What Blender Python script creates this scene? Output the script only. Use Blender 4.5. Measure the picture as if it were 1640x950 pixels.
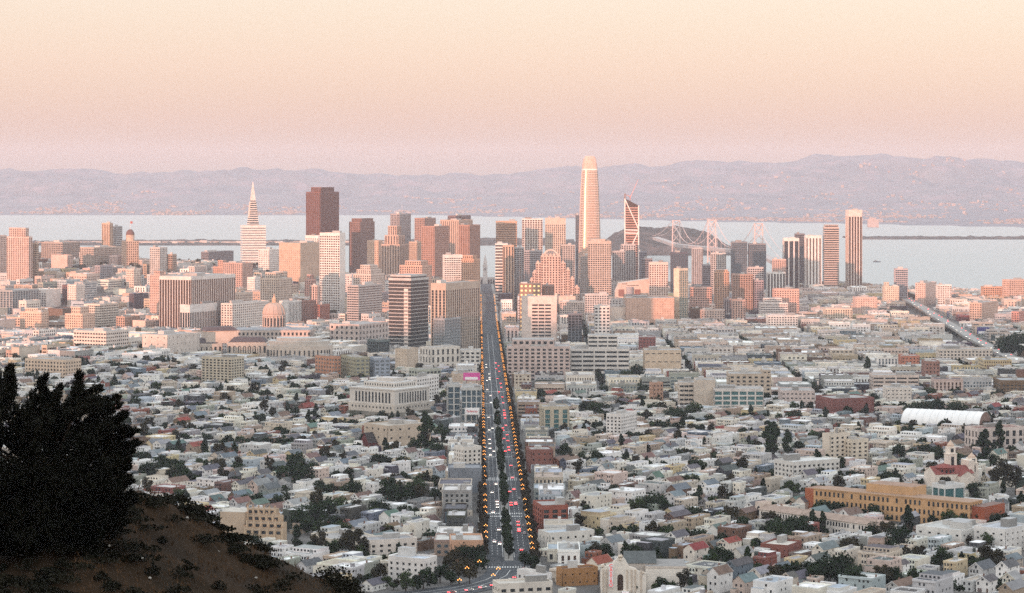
import bpy, math, random
import numpy as np
from mathutils import Vector, noise as mnoise

# ---------------------------------------------------------------- camera, sky, sun, exposure
HAZE_D = 2.9e-5
F, CX, HY, CH = 3950.0, 820.0, 280.0, 275.0      # focal length in pixels of the 1640 x 950 frame, level horizon row, eye height
SUN_EL, SUN_AZ = math.radians(3.0), math.radians(206)   # azimuth clockwise from +Y: low sun behind the camera's left shoulder
scene = bpy.context.scene
for o in list(bpy.data.objects): bpy.data.objects.remove(o)
cam = bpy.data.cameras.new('camera'); cam.sensor_width = 36.0; cam.lens = 36.0 * F / 1640.0
cam.shift_y = -(475.0 - HY) / 1640.0; cam.clip_start = 0.5; cam.clip_end = 60000
camo = bpy.data.objects.new('camera', cam); scene.collection.objects.link(camo)
camo.location = (0, 0, CH); camo.rotation_euler = (math.pi / 2, 0, 0); scene.camera = camo

world = bpy.data.worlds.new('World'); scene.world = world; world.use_nodes = True
nt = world.node_tree; nt.nodes.clear()
wo = nt.nodes.new('ShaderNodeOutputWorld'); bg = nt.nodes.new('ShaderNodeBackground'); bg.inputs['Strength'].default_value = 0.1
sky = nt.nodes.new('ShaderNodeTexSky'); sky.sky_type = 'NISHITA'; sky.sun_disc = False
sky.sun_elevation = SUN_EL; sky.sun_rotation = SUN_AZ; sky.altitude = 275; sky.dust_density = 1.5; sky.air_density = 1.0; sky.ozone_density = 2.0
tc = nt.nodes.new('ShaderNodeTexCoord'); sp = nt.nodes.new('ShaderNodeSeparateXYZ'); rp = nt.nodes.new('ShaderNodeValToRGB')
nt.links.new(tc.outputs['Generated'], sp.inputs[0]); nt.links.new(sp.outputs['Z'], rp.inputs['Fac'])
cr = rp.color_ramp; cr.interpolation = 'LINEAR'
SKYRAMP = [(0.0, (.292, .238, .236)), (0.022, (.396, .278, .280)), (0.045, (.462, .322, .312)), (0.075, (.496, .366, .334)), (0.2, (.80, .70, .62)), (0.5, (.92, .93, .93)), (1.0, (.84, .90, .94))]
while len(cr.elements) < len(SKYRAMP): cr.elements.new(0.5)
for e, (p, c) in zip(cr.elements, SKYRAMP): e.position = p; e.color = (*c, 1)
SKY_GRAD, SKY_NISH = 12.0, 1.5
m1 = nt.nodes.new('ShaderNodeVectorMath'); m1.operation = 'SCALE'; m1.inputs['Scale'].default_value = SKY_GRAD
m2 = nt.nodes.new('ShaderNodeVectorMath'); m2.operation = 'SCALE'; m2.inputs['Scale'].default_value = SKY_NISH
ad = nt.nodes.new('ShaderNodeVectorMath'); ad.operation = 'ADD'
nt.links.new(rp.outputs['Color'], m1.inputs[0]); nt.links.new(sky.outputs['Color'], m2.inputs[0])
nt.links.new(m1.outputs[0], ad.inputs[0]); nt.links.new(m2.outputs[0], ad.inputs[1])
nt.links.new(ad.outputs[0], bg.inputs['Color']); nt.links.new(bg.outputs[0], wo.inputs[0])

sl = bpy.data.lights.new('sun', 'SUN'); sl.energy = 5.0; sl.angle = math.radians(0.6); sl.color = (1.0, 0.45, 0.30)
so = bpy.data.objects.new('sun', sl); scene.collection.objects.link(so)
sd = Vector((math.sin(SUN_AZ) * math.cos(SUN_EL), math.cos(SUN_AZ) * math.cos(SUN_EL), math.sin(SUN_EL)))
so.rotation_euler = sd.to_track_quat('Z', 'Y').to_euler(); so.location = sd * 500
vs = scene.view_settings; vs.view_transform = 'Standard'; vs.look = 'None'; vs.exposure = 0.26; vs.gamma = 1.0; vs.use_curve_mapping = False
cy = scene.cycles; cy.max_bounces = 6; cy.diffuse_bounces = 3; cy.glossy_bounces = 3; cy.volume_bounces = 1; cy.transmission_bounces = 2
cy.sample_clamp_indirect = 4.0; cy.use_denoising = False; cy.caustics_reflective = False; cy.caustics_refractive = False

# ---------------------------------------------------------------- materials
MT = {}
def newmat(key):
    m = bpy.data.materials.new(key); m.use_nodes = True; MT[key] = m
    return m, m.node_tree, m.node_tree.nodes['Principled BSDF']
def nd(t, k, **kw):
    n = t.nodes.new(k)
    for a, b in kw.items():
        if a in n.inputs: n.inputs[a].default_value = b
        else: setattr(n, a, b)
    return n
def tinted(key, rough=.85, scale=.12, lo=.78, hi=1.06, fine=1.3, spec=.3):
    """paint, stucco or roofing whose own colour comes from the 'tint' attribute, with stains and grain"""
    m, t, b = newmat(key)
    a = nd(t, 'ShaderNodeAttribute', attribute_name='tint'); g = nd(t, 'ShaderNodeNewGeometry')
    n1 = nd(t, 'ShaderNodeTexNoise', Scale=scale, Detail=4.0, Roughness=.6); n2 = nd(t, 'ShaderNodeTexNoise', Scale=fine, Detail=3.0)
    t.links.new(g.outputs['Position'], n1.inputs['Vector']); t.links.new(g.outputs['Position'], n2.inputs['Vector'])
    mr = nd(t, 'ShaderNodeMapRange'); mr.inputs[1].default_value = .3; mr.inputs[2].default_value = .7; mr.inputs[3].default_value = lo; mr.inputs[4].default_value = hi
    mr2 = nd(t, 'ShaderNodeMapRange'); mr2.inputs[1].default_value = .3; mr2.inputs[2].default_value = .7; mr2.inputs[3].default_value = .9; mr2.inputs[4].default_value = 1.08
    t.links.new(n1.outputs[0], mr.inputs[0]); t.links.new(n2.outputs[0], mr2.inputs[0])
    mu = nd(t, 'ShaderNodeMath', operation='MULTIPLY'); t.links.new(mr.outputs[0], mu.inputs[0]); t.links.new(mr2.outputs[0], mu.inputs[1])
    vm = nd(t, 'ShaderNodeVectorMath', operation='SCALE'); t.links.new(a.outputs['Color'], vm.inputs[0]); t.links.new(mu.outputs[0], vm.inputs['Scale'])
    t.links.new(vm.outputs[0], b.inputs['Base Color']); b.inputs['Roughness'].default_value = rough; b.inputs['Specular IOR Level'].default_value = spec
tinted('wall'); tinted('roof', .9, .25, .7, 1.1, 2.0); tinted('stone', .8, .05, .85, 1.05, .6); tinted('metal', .45, .1, .9, 1.05, 1.0, .5)
def plain(key, col, rough=.6, metal=0., spec=.5, emit=None, es=0.):
    m, t, b = newmat(key)
    b.inputs['Base Color'].default_value = (*col, 1); b.inputs['Roughness'].default_value = rough; b.inputs['Metallic'].default_value = metal
    b.inputs['Specular IOR Level'].default_value = spec
    if emit: b.inputs['Emission Color'].default_value = (*emit, 1); b.inputs['Emission Strength'].default_value = es; m.cycles.emission_sampling = 'NONE'
def mottled(key, c1, c2, scale, rough=.9, detail=5., c3=None, s3=None, bump=0., spec=.3):
    m, t, b = newmat(key); g = nd(t, 'ShaderNodeNewGeometry'); n = nd(t, 'ShaderNodeTexNoise', Scale=scale, Detail=detail, Roughness=.65)
    r = nd(t, 'ShaderNodeValToRGB'); r.color_ramp.elements[0].position = .35; r.color_ramp.elements[1].position = .65
    r.color_ramp.elements[0].color = (*c1, 1); r.color_ramp.elements[1].color = (*c2, 1)
    t.links.new(g.outputs['Position'], n.inputs['Vector']); t.links.new(n.outputs[0], r.inputs[0]); out = r.outputs[0]
    if c3:
        n3 = nd(t, 'ShaderNodeTexNoise', Scale=s3, Detail=6., Roughness=.7); t.links.new(g.outputs['Position'], n3.inputs['Vector'])
        mr = nd(t, 'ShaderNodeMapRange'); mr.inputs[1].default_value = .5; mr.inputs[2].default_value = .62; t.links.new(n3.outputs[0], mr.inputs[0])
        mx = nd(t, 'ShaderNodeMix', data_type='RGBA'); t.links.new(mr.outputs[0], mx.inputs[0]); t.links.new(out, mx.inputs[6]); mx.inputs[7].default_value = (*c3, 1); out = mx.outputs[2]
    t.links.new(out, b.inputs['Base Color']); b.inputs['Roughness'].default_value = rough; b.inputs['Specular IOR Level'].default_value = spec
    if bump:
        bp = nd(t, 'ShaderNodeBump', Strength=1.0, Distance=bump); t.links.new(n.outputs[0], bp.inputs['Height']); t.links.new(bp.outputs[0], b.inputs['Normal'])
def foliage(key, c1, c2, rnd=.5):
    m, t, b = newmat(key); g = nd(t, 'ShaderNodeNewGeometry'); oi = nd(t, 'ShaderNodeObjectInfo'); n = nd(t, 'ShaderNodeTexNoise', Scale=.35, Detail=3.)
    t.links.new(g.outputs['Position'], n.inputs['Vector'])
    ma = nd(t, 'ShaderNodeMath', operation='MULTIPLY_ADD'); t.links.new(oi.outputs['Random'], ma.inputs[0]); ma.inputs[1].default_value = rnd; t.links.new(n.outputs[0], ma.inputs[2])
    r = nd(t, 'ShaderNodeValToRGB'); r.color_ramp.elements[0].position = .35; r.color_ramp.elements[1].position = .35 + .35 + rnd * .6
    r.color_ramp.elements[0].color = (*c1, 1); r.color_ramp.elements[1].color = (*c2, 1)
    t.links.new(ma.outputs[0], r.inputs[0]); t.links.new(r.outputs[0], b.inputs['Base Color']); b.inputs['Roughness'].default_value = .8; b.inputs['Specular IOR Level'].default_value = .08
plain('glass', (.025, .03, .035), .12, 0, .6); plain('glass_blue', (.05, .085, .11), .1, 0, .8); plain('glass_brown', (.06, .035, .025), .15, 0, .6)
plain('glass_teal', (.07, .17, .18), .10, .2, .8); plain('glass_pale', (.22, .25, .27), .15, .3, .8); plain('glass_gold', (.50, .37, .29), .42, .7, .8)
plain('dark', (.02, .02, .022), .6); plain('iron', (.06, .06, .06), .5, .3); plain('bark', (.05, .035, .025), .9, 0, .2)
plain('lamp_glow', (.9, .5, .2), .5, 0, .2, (1.0, .36, .07), 3.2); plain('lamp_white', (.9, .9, .85), .4, 0, .2, (1, .9, .75), 5.0)
plain('tail_red', (.6, .05, .05), .4, 0, .3, (1, .06, .07), 7.0); plain('window_warm', (.8, .6, .3), .5, 0, .3, (1, .62, .25), .9)
plain('rubber', (.02, .02, .02), .9); plain('marking', (.62, .62, .6), .8); plain('neon_red', (.7, .06, .06), .5, 0, .3, (1, .10, .08), .35)
plain('sign_white', (.8, .8, .8), .6); plain('sign_red', (.6, .05, .07), .6); plain('sign_pink', (.6, .08, .32), .6); plain('sign_blue', (.05, .05, .2), .6)
mottled('asphalt', (.034, .040, .048), (.060, .066, .074), .08); mottled('freeway_deck', (.24, .23, .22), (.32, .31, .29), .05); mottled('sidewalk', (.22, .215, .2), (.3, .29, .27), .2); mottled('city_floor', (.07, .07, .07), (.14, .13, .12), .03)
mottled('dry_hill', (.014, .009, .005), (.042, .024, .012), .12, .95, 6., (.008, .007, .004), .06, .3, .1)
mottled('rock_face', (.10, .09, .075), (.2, .18, .15), .06, .95, 6., (.05, .05, .035), .04, 1.0)
mottled('far_hills', (.13, .16, .19), (.19, .21, .235), .0022, .95, 8., (.24, .22, .25), .006, 0, .1)  # paler and bluer than the slopes: some distance haze painted into the colour
mottled('island_green', (.03, .036, .036), (.06, .06, .055), .02, .95, 5., (.13, .10, .09), .008, 0, .1)
mottled('pebble', (.3, .28, .25), (.42, .4, .36), 2.)
foliage('leaf_dark', (.006, .014, .006), (.020, .036, .013)); foliage('leaf_mid', (.014, .027, .009), (.042, .064, .021)); foliage('leaf_brown', (.018, .017, .009), (.045, .038, .019))
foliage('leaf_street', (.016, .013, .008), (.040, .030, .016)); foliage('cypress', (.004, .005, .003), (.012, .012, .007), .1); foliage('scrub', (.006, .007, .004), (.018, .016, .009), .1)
foliage('dry_grass', (.045, .026, .013), (.13, .072, .036), .1)
m, t, b = newmat('bay_water')     # wind-rippled water
b.inputs['Base Color'].default_value = (.22, .27, .27, 1); b.inputs['Roughness'].default_value = .35; b.inputs['Specular IOR Level'].default_value = .6
g = nd(t, 'ShaderNodeNewGeometry'); mp = nd(t, 'ShaderNodeMapping'); mp.inputs['Scale'].default_value = (1, .35, 1); n = nd(t, 'ShaderNodeTexNoise', Scale=.012, Detail=8., Roughness=.7)
t.links.new(g.outputs['Position'], mp.inputs[0]); t.links.new(mp.outputs[0], n.inputs['Vector']); bp = nd(t, 'ShaderNodeBump', Strength=.6, Distance=7.); t.links.new(n.outputs[0], bp.inputs['Height']); t.links.new(bp.outputs[0], b.inputs['Normal'])

# ---------------------------------------------------------------- mesh builder and object helpers
COL = scene.collection
W1 = (1, 1, 1)
class MB:
    def __init__(s): s.V = []; s.Fc = []; s.M = []; s.T = []; s.x = s.y = s.z = 0.; s.c = 1.; s.n = 0.
    def at(s, x=0., y=0., z=0., th=0.): s.x, s.y, s.z, s.c, s.n = x, y, z, math.cos(th), math.sin(th); return s
    def f(s, pts, m='wall', t=W1):
        k = len(s.V); c, n, X, Y, Z = s.c, s.n, s.x, s.y, s.z
        for (x, y, z) in pts: s.V.append((X + c * x - n * y, Y + n * x + c * y, Z + z))
        s.Fc.append(tuple(range(k, k + len(pts)))); s.M.append(m); s.T.append(t)
    def mesh(s, verts, faces, m='wall', t=W1):
        k = len(s.V); c, n, X, Y, Z = s.c, s.n, s.x, s.y, s.z
        for (x, y, z) in verts: s.V.append((X + c * x - n * y, Y + n * x + c * y, Z + z))
        for q in faces: s.Fc.append(tuple(i + k for i in q)); s.M.append(m); s.T.append(t)
    def box(s, x0, x1, y0, y1, z0, z1, m='wall', t=W1, mt=None, tt=None, bot=False):
        v = [(x0, y0, z0), (x1, y0, z0), (x1, y1, z0), (x0, y1, z0), (x0, y0, z1), (x1, y0, z1), (x1, y1, z1), (x0, y1, z1)]
        s.mesh(v, [(0, 1, 5, 4), (1, 2, 6, 5), (2, 3, 7, 6), (3, 0, 4, 7)] + ([(3, 2, 1, 0)] if bot else []), m, t)
        k = len(s.V) - 8; s.Fc.append((k + 4, k + 5, k + 6, k + 7)); s.M.append(mt or m); s.T.append(tt or t)
    def frus(s, a, z0, b, z1, m='wall', t=W1, mt=None, tt=None):
        x0, x1, y0, y1 = a; X0, X1, Y0, Y1 = b
        v = [(x0, y0, z0), (x1, y0, z0), (x1, y1, z0), (x0, y1, z0), (X0, Y0, z1), (X1, Y0, z1), (X1, Y1, z1), (X0, Y1, z1)]
        s.mesh(v, [(0, 1, 5, 4), (1, 2, 6, 5), (2, 3, 7, 6), (3, 0, 4, 7)], m, t)
        k = len(s.V) - 8; s.Fc.append((k + 4, k + 5, k + 6, k + 7)); s.M.append(mt or m); s.T.append(tt or t)
    def prism(s, poly, z0, z1, m='wall', t=W1, mt=None, tt=None):
        n = len(poly); v = [(x, y, z0) for x, y in poly] + [(x, y, z1) for x, y in poly]
        s.mesh(v, [(i, (i + 1) % n, n + (i + 1) % n, n + i) for i in range(n)], m, t)
        k = len(s.V) - 2 * n; s.Fc.append(tuple(k + n + i for i in range(n))); s.M.append(mt or m); s.T.append(tt or t)
    def front(s, poly, y0, y1, m='wall', t=W1):
        """a polygon drawn in x,z given depth from y0 (camera side) to y1"""
        n = len(poly); v = [(x, y0, z) for x, z in poly] + [(x, y1, z) for x, z in poly]
        s.mesh(v, [tuple(range(n)), tuple(reversed(range(n, 2 * n)))] + [((i + 1) % n, i, n + i, n + (i + 1) % n) for i in range(n)], m, t)
    def lathe(s, cx, cy, prof, n=20, m='wall', t=W1, sm=1.0):
        v = []; q = []
        for r, z in prof:
            for i in range(n): a = 2 * math.pi * (i + .5) / n; v.append((cx + r * math.cos(a), cy + r * math.sin(a) * sm, z))
        for j in range(len(prof) - 1):
            for i in range(n): a = j * n + i; b_ = j * n + (i + 1) % n; q.append((a, b_, b_ + n, a + n))
        q.append(tuple((len(prof) - 1) * n + i for i in range(n)))
        s.mesh(v, q, m, t)
    def tube(s, p, q, r, n=5, m='metal', t=W1, r2=None):
        p = Vector(p); q = Vector(q); d = (q - p).normalized(); a = d.orthogonal().normalized(); b_ = d.cross(a); r2 = r if r2 is None else r2
        v = []
        for (o, rr) in ((p, r), (q, r2)):
            for i in range(n): w = 2 * math.pi * i / n; v.append(tuple(o + a * (rr * math.cos(w)) + b_ * (rr * math.sin(w))))
        s.mesh(v, [(i, (i + 1) % n, n + (i + 1) % n, n + i) for i in range(n)] + [tuple(range(n, 2 * n)), tuple(reversed(range(n)))], m, t)
    def gable(s, x0, x1, y0, y1, z, h, axis='y', m='roof', t=W1, mw='wall', tw=W1, ov=.35):
        """pitched roof, ridge along axis, with its two gable triangles"""
        if axis == 'y':
            xm = (x0 + x1) / 2; e = ov * h / ((x1 - x0) / 2)
            s.f([(x0 - ov, y0 - ov, z - e), (xm, y0 - ov, z + h), (xm, y1 + ov, z + h), (x0 - ov, y1 + ov, z - e)][::-1], m, t)
            s.f([(x1 + ov, y0 - ov, z - e), (x1 + ov, y1 + ov, z - e), (xm, y1 + ov, z + h), (xm, y0 - ov, z + h)], m, t)
            s.f([(x0, y0, z), (x1, y0, z), (xm, y0, z + h)], mw, tw); s.f([(x1, y1, z), (x0, y1, z), (xm, y1, z + h)], mw, tw)
        else:
            ym = (y0 + y1) / 2; e = ov * h / ((y1 - y0) / 2)
            s.f([(x0 - ov, y0 - ov, z - e), (x1 + ov, y0 - ov, z - e), (x1 + ov, ym, z + h), (x0 - ov, ym, z + h)], m, t)
            s.f([(x1 + ov, y1 + ov, z - e), (x0 - ov, y1 + ov, z - e), (x0 - ov, ym, z + h), (x1 + ov, ym, z + h)], m, t)
            s.f([(x0, y1, z), (x0, y0, z), (x0, ym, z + h)], mw, tw); s.f([(x1, y0, z), (x1, y1, z), (x1, ym, z + h)], mw, tw)
    def wins(s, o, d, n, L, H, z0, fl, bay, ww, wh, m='glass', sill=1.0, off=.05, skip=0., rnd=None):
        """rows of window panes on a wall: o corner, d direction along the wall, n outward normal (2-D)"""
        nb = max(1, int(L / bay)); b0 = (L - nb * bay) / 2; nf = max(1, int((H - z0 + .4) / fl))
        for k in range(nf):
            za = z0 + k * fl + sill; zb = min(za + wh, H - .3)
            for j in range(nb):
                if skip and rnd.random() < skip: continue
                a = b0 + j * bay + (bay - ww) / 2; c_ = a + ww
                s.f([(o[0] + d[0] * a + n[0] * off, o[1] + d[1] * a + n[1] * off, za), (o[0] + d[0] * c_ + n[0] * off, o[1] + d[1] * c_ + n[1] * off, za),
                     (o[0] + d[0] * c_ + n[0] * off, o[1] + d[1] * c_ + n[1] * off, zb), (o[0] + d[0] * a + n[0] * off, o[1] + d[1] * a + n[1] * off, zb)], m)
    def data(s, name, smooth=False):
        me = bpy.data.meshes.new(name); me.from_pydata(s.V, [], s.Fc)
        keys = sorted(set(s.M)); ix = {k: i for i, k in enumerate(keys)}
        for k in keys: me.materials.append(MT[k])
        me.polygons.foreach_set('material_index', np.array([ix[k] for k in s.M], dtype=np.int32))
        ln = np.array([len(q) for q in s.Fc]); T = np.array([tuple(t[:3]) + (1.,) for t in s.T], dtype=np.float32)
        at = me.attributes.new('tint', 'FLOAT_COLOR', 'CORNER'); at.data.foreach_set('color', np.repeat(T, ln, axis=0).ravel())
        if smooth: me.polygons.foreach_set('use_smooth', np.ones(len(s.Fc), dtype=bool))
        me.update(); return me
    def build(s, name, parent=None, kind=None, smooth=False, loc=None, rz=0.):
        o = bpy.data.objects.new(name, s.data(name, smooth)); COL.objects.link(o)
        if parent: o.parent = parent
        if kind: o['kind'] = kind
        if loc: o.location = loc; o.rotation_euler = (0, 0, rz)
        return o
def tag(o, label, cat, group=None):
    o['label'] = label; o['category'] = cat
    if group: o['group'] = group
    return o
def empty(name, loc, rz=0.):
    o = bpy.data.objects.new(name, None); COL.objects.link(o); o.location = loc; o.rotation_euler = (0, 0, rz); o.empty_display_size = 2.; return o
def thing(name, label, cat, loc, rz=0., group=None): return tag(empty(name, loc, rz), label, cat, group)
def copy_tree(o, parent=None):
    c = o.copy(); COL.objects.link(c); c.parent = parent
    for ch in o.children: copy_tree(ch, c)
    return c
R = random.Random(7)

# ---------------------------------------------------------------- terrain
def gz(x, y):
    """height of the city floor above the bay"""
    x = np.asarray(x, float); y = np.asarray(y, float)
    z = np.interp(y, [1150, 1450, 2000, 2600, 3300, 4200, 5000, 6200], [58, 50, 42, 34, 24, 12, 7, 4])
    z = z + 88 * np.exp(-((x + 930) / 560) ** 2 - ((y - 5050) / 600) ** 2) + 34 * np.exp(-((x + 420) / 300) ** 2 - ((y - 5000) / 450) ** 2)
    z = z + 14 * np.exp(-((x - 650) / 260) ** 2 - ((y - 5500) / 350) ** 2) + 16 * np.exp(-((x + 560) / 260) ** 2 - ((y - 3200) / 500) ** 2)
    z = z + 14 * np.exp(-((x - 1000) / 250) ** 2 - ((y - 4700) / 500) ** 2)
    return z
def g1(x, y): return float(gz(x, y))
def shore(x): return np.interp(x, [-3000, -300, -60, 400, 800, 1200, 2000], [6900, 6550, 6260, 6200, 6020, 5650, 5000])
CREST = [(-400, 800), (-100, 835), (60, 828), (140, 800), (200, 781), (250, 792), (330, 836), (400, 872), (480, 912), (560, 952), (640, 1010), (760, 1120), (900, 1300), (1200, 1700), (1700, 2200)]
def crest(px): return np.interp(px, [a for a, _ in CREST], [b for _, b in CREST])
YC = 165.0
def hz(x, y):
    """the hillside the camera stands on: gully below the eye, a spur to the left, then the long fall to the city, the unseen peaks behind, their heights shaped to shade the near city"""
    x = np.asarray(x, float); y = np.asarray(y, float)
    px = CX + F * x / YC
    zc = CH - (crest(px) - HY) / F * YC
    zc = np.maximum(zc, 150)
    yy = np.clip(y, 0, None)
    near = 273.3 - .42 * yy
    t = np.clip((yy - 25) / (YC - 25), 0, 1); t = t * t * (3 - 2 * t)
    gully = np.where(yy < 25, near, (1 - t) * 258.0 + t * zc - 9 * np.sin(np.pi * t) - np.clip((x + 5) * .25, 0, 60) * np.sin(np.pi * t))
    far = zc - .42 * (yy - YC) - .0012 * np.clip(yy - YC, 0, 60) ** 2
    far = np.maximum(far, np.interp(yy, [0, 300, 600, 900, 1150, 1400], [240, 185, 110, 70, 54, 40]) - 3)
    z = np.where(yy < YC, gully, np.minimum(far, np.interp(yy, [0, 165, 300, 600, 900, 1150, 1400], [400, 262, 200, 120, 75, 56, 42])))
    ridge = np.interp(x, RX, RZ)
    back = 273.3 + (ridge - 273.3) * np.clip(-y / 260, 0, 1) ** .8 - np.clip(-y - 420, 0, 2000) * .22
    z = np.where(x < -150, np.minimum(z, ridge - 12), z)  # unseen left flank cut down so the low sun gets past it
    return np.where(y < 0, np.where(x < -400, np.minimum(back, ridge), back), z)
RX = [-3600, -2300, -2050, -1850, -1650, -1200, -600, 0, 400, 1200, 1800]
RZ = [150, 195, 205, 250, 288, 295, 290, 285, 285, 250, 220]  # unseen skyline behind the camera, profile shaped to cast the near city's shade
def grid(name, xs, ys, zf, mat, kind='structure', smooth=True):
    X, Y = np.meshgrid(xs, ys); Z = zf(X, Y); V = np.stack([X, Y, Z], -1).reshape(-1, 3); nx = len(xs)
    i = np.arange((len(ys) - 1) * (nx - 1)); r = i // (nx - 1); c = i % (nx - 1); a = r * nx + c
    me = bpy.data.meshes.new(name); me.from_pydata(V.tolist(), [], np.stack([a, a + 1, a + 1 + nx, a + nx], -1).tolist()); me.materials.append(MT[mat])
    me.polygons.foreach_set('use_smooth', np.full(len(i), smooth)); me.update()
    o = bpy.data.objects.new(name, me); COL.objects.link(o); o['kind'] = kind; return o
def fbm(X, Y, sc, oct=4, seed=0.):
    f = np.zeros(X.shape); flat = f.ravel(); xr = X.ravel(); yr = Y.ravel()
    for k in range(flat.size): flat[k] = mnoise.fractal((xr[k] / sc, yr[k] / sc, seed), .5, 2.1, oct)
    return f
def hill_zf(X, Y):
    return hz(X, Y) + np.where((Y > 10) & (Y < 400), .5, .1) * fbm(X, Y, 9., 4) * np.clip((Y - 3) / 30, 0, 1)
xs = np.unique(np.concatenate([np.linspace(-3600, -150, 40), np.linspace(-150, 150, 121), np.linspace(150, 1800, 18)]))
ys = np.unique(np.concatenate([np.linspace(-2200, -40, 26), np.linspace(-40, 20, 12), np.linspace(20, 260, 100), np.linspace(260, 1330, 40)]))
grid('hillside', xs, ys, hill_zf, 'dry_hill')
xs = np.linspace(-1900, 1900, 90); ys = np.linspace(0, 1, 110)
def gmesh():
    X, T = np.meshgrid(xs, ys); Y = 1180 + (shore(X) - 1180) * T; Z = gz(X, Y) - np.where(T > .999, 6, 0)
    nx = len(xs); V = np.stack([X, Y, Z], -1).reshape(-1, 3); i = np.arange((len(ys) - 1) * (nx - 1)); a = i // (nx - 1) * nx + i % (nx - 1)
    me = bpy.data.meshes.new('ground'); me.from_pydata(V.tolist(), [], np.stack([a, a + 1, a + 1 + nx, a + nx], -1).tolist()); me.materials.append(MT['city_floor']); me.update()
    o = bpy.data.objects.new('ground', me); COL.objects.link(o); o['kind'] = 'structure'
gmesh()
grid('bay_water', np.linspace(-7500, 7500, 4), np.array([4300, 6000, 9000, 14000, 24800.]), lambda X, Y: X * 0., 'bay_water')
# the hills across the bay
RIDGE = [(-700, 268), (0, 272), (100, 271), (200, 277), (300, 276), (380, 271), (450, 272), (530, 272), (620, 279), (700, 280), (780, 280), (850, 277), (880, 270), (930, 266), (1000, 266), (1060, 264), (1110, 257), (1160, 257), (1200, 262), (1260, 258), (1310, 250), (1390, 246), (1450, 249), (1500, 255), (1540, 259), (1590, 254), (1640, 262), (2400, 250)]
def far_zf(X, Y):
    px = CX + F * X / 22000.
    top = CH + (HY - np.interp(px, [a for a, _ in RIDGE], [b for _, b in RIDGE])) / F * 22000
    y0 = np.interp(CX + F * X / Y, [0, 700, 1100, 1640], [16700, 16700, 14600, 12900]); t = np.clip((Y - y0) / (22000 - y0), -1, 1.3)
    n1 = fbm(X, Y, 1500., 5, 3.); n2 = fbm(X, Y, 420., 4, 9.)
    z = np.where(t < .25, 3 + 10 * np.clip(t / .25, 0, 1), 13 + (top - 13) * np.clip((t - .25) / .75, 0, 1) ** 1.25)
    z = z + n1 * 110 * np.clip((t - .25) * 2, 0, 1) * np.clip((1.02 - t) * 4, .05, 1) + n2 * 45 * np.clip((t - .25) * 2, 0, 1)
    return np.where(t < 0, -4, np.where(t > 1.0, top - (t - 1) * 900, z))
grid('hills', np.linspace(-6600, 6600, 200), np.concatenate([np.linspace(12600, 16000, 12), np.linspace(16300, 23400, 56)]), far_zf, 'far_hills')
# the wooded island and the low flat land in front of it
def isl_zf(X, Y):
    px = CX + F * X / 8900.
    h = np.interp(px, [930, 965, 985, 1010, 1050, 1090, 1130, 1165, 1185], [-6, 30, 66, 88, 80, 92, 66, 22, -6]); w = np.clip(1 - ((Y - 8900) / 520) ** 2, -.1, 1)
    return h * w + fbm(X, Y, 110., 4, 5.) * 10 * np.clip(w, 0, 1) - 2
grid('wooded_island', np.linspace(220, 840, 70), np.linspace(8350, 9450, 40), isl_zf, 'island_green')
def flat_zf(X, Y):
    px = CX + F * X / 9900.; e = np.clip(np.minimum(px - 50, 905 - px) / 30, -1, 1); w = np.clip(1 - ((Y - 9900) / 330) ** 2, -1, 1)
    return np.where(w > 0, np.minimum(e, 1) * 4 + np.clip((px - 640) / 130, 0, 1) * 12 * w + np.abs(fbm(X, Y, 60., 3, 2.)) * 8 * np.clip(w * 3, 0, 1), -3)
grid('low_island', np.linspace(-2000, 250, 150), np.linspace(9560, 10240, 16), flat_zf, 'island_green')
grid('harbour_spit', np.linspace(1450, 2600, 60), np.linspace(10450, 10850, 8), lambda X, Y: np.where(np.abs(Y - 10650) < 150, 4 + np.abs(fbm(X, Y, 50., 3, 8.)) * 9, -3), 'island_green')
# ---------------------------------------------------------------- bookkeeping: what is taken, what must stay visible, names to point by
OX0, OY0, OS = -1500., 1150., 3.; OCC = np.zeros((int(5600 / OS), int(3000 / OS)), bool)
def mark(cx, cy, hx, hy, th, mg=3.):
    c, s = math.cos(th), math.sin(th); hx += mg; hy += mg; ex = abs(hx * c) + abs(hy * s) + OS; ey = abs(hx * s) + abs(hy * c) + OS
    i0 = max(0, int((cx - ex - OX0) / OS)); i1 = min(OCC.shape[1], int((cx + ex - OX0) / OS) + 2); j0 = max(0, int((cy - ey - OY0) / OS)); j1 = min(OCC.shape[0], int((cy + ey - OY0) / OS) + 2)
    if i1 <= i0 or j1 <= j0: return
    X, Y = np.meshgrid(OX0 + (np.arange(i0, i1) + .5) * OS, OY0 + (np.arange(j0, j1) + .5) * OS); dx, dy = X - cx, Y - cy
    OCC[j0:j1, i0:i1] |= (np.abs(dx * c + dy * s) < hx) & (np.abs(-dx * s + dy * c) < hy)
def free(cx, cy, hx, hy, th):
    c, s = math.cos(th), math.sin(th)
    for a in (-1, -.33, .33, 1):
        for b_ in (-1, -.33, .33, 1):
            x = cx + c * hx * a - s * hy * b_; y = cy + s * hx * a + c * hy * b_; i = int((x - OX0) / OS); j = int((y - OY0) / OS)
            if i < 0 or j < 0 or j >= OCC.shape[0] or i >= OCC.shape[1] or OCC[j, i]: return False
    return True
CAPS = []; REFS = []
def scr(x, y, z): return CX + F * x / y, HY + F * (CH - z) / y
def dist_at(px, py, lift=8.):
    d = 3000.
    for _ in range(12): d = (CH - g1((px - CX) / F * d, d) - lift) * F / (py - HY)
    return d
D2R = math.radians
NG, MG = D2R(62), D2R(-.77)      # street grids: north of the avenue, and square to it

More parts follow.
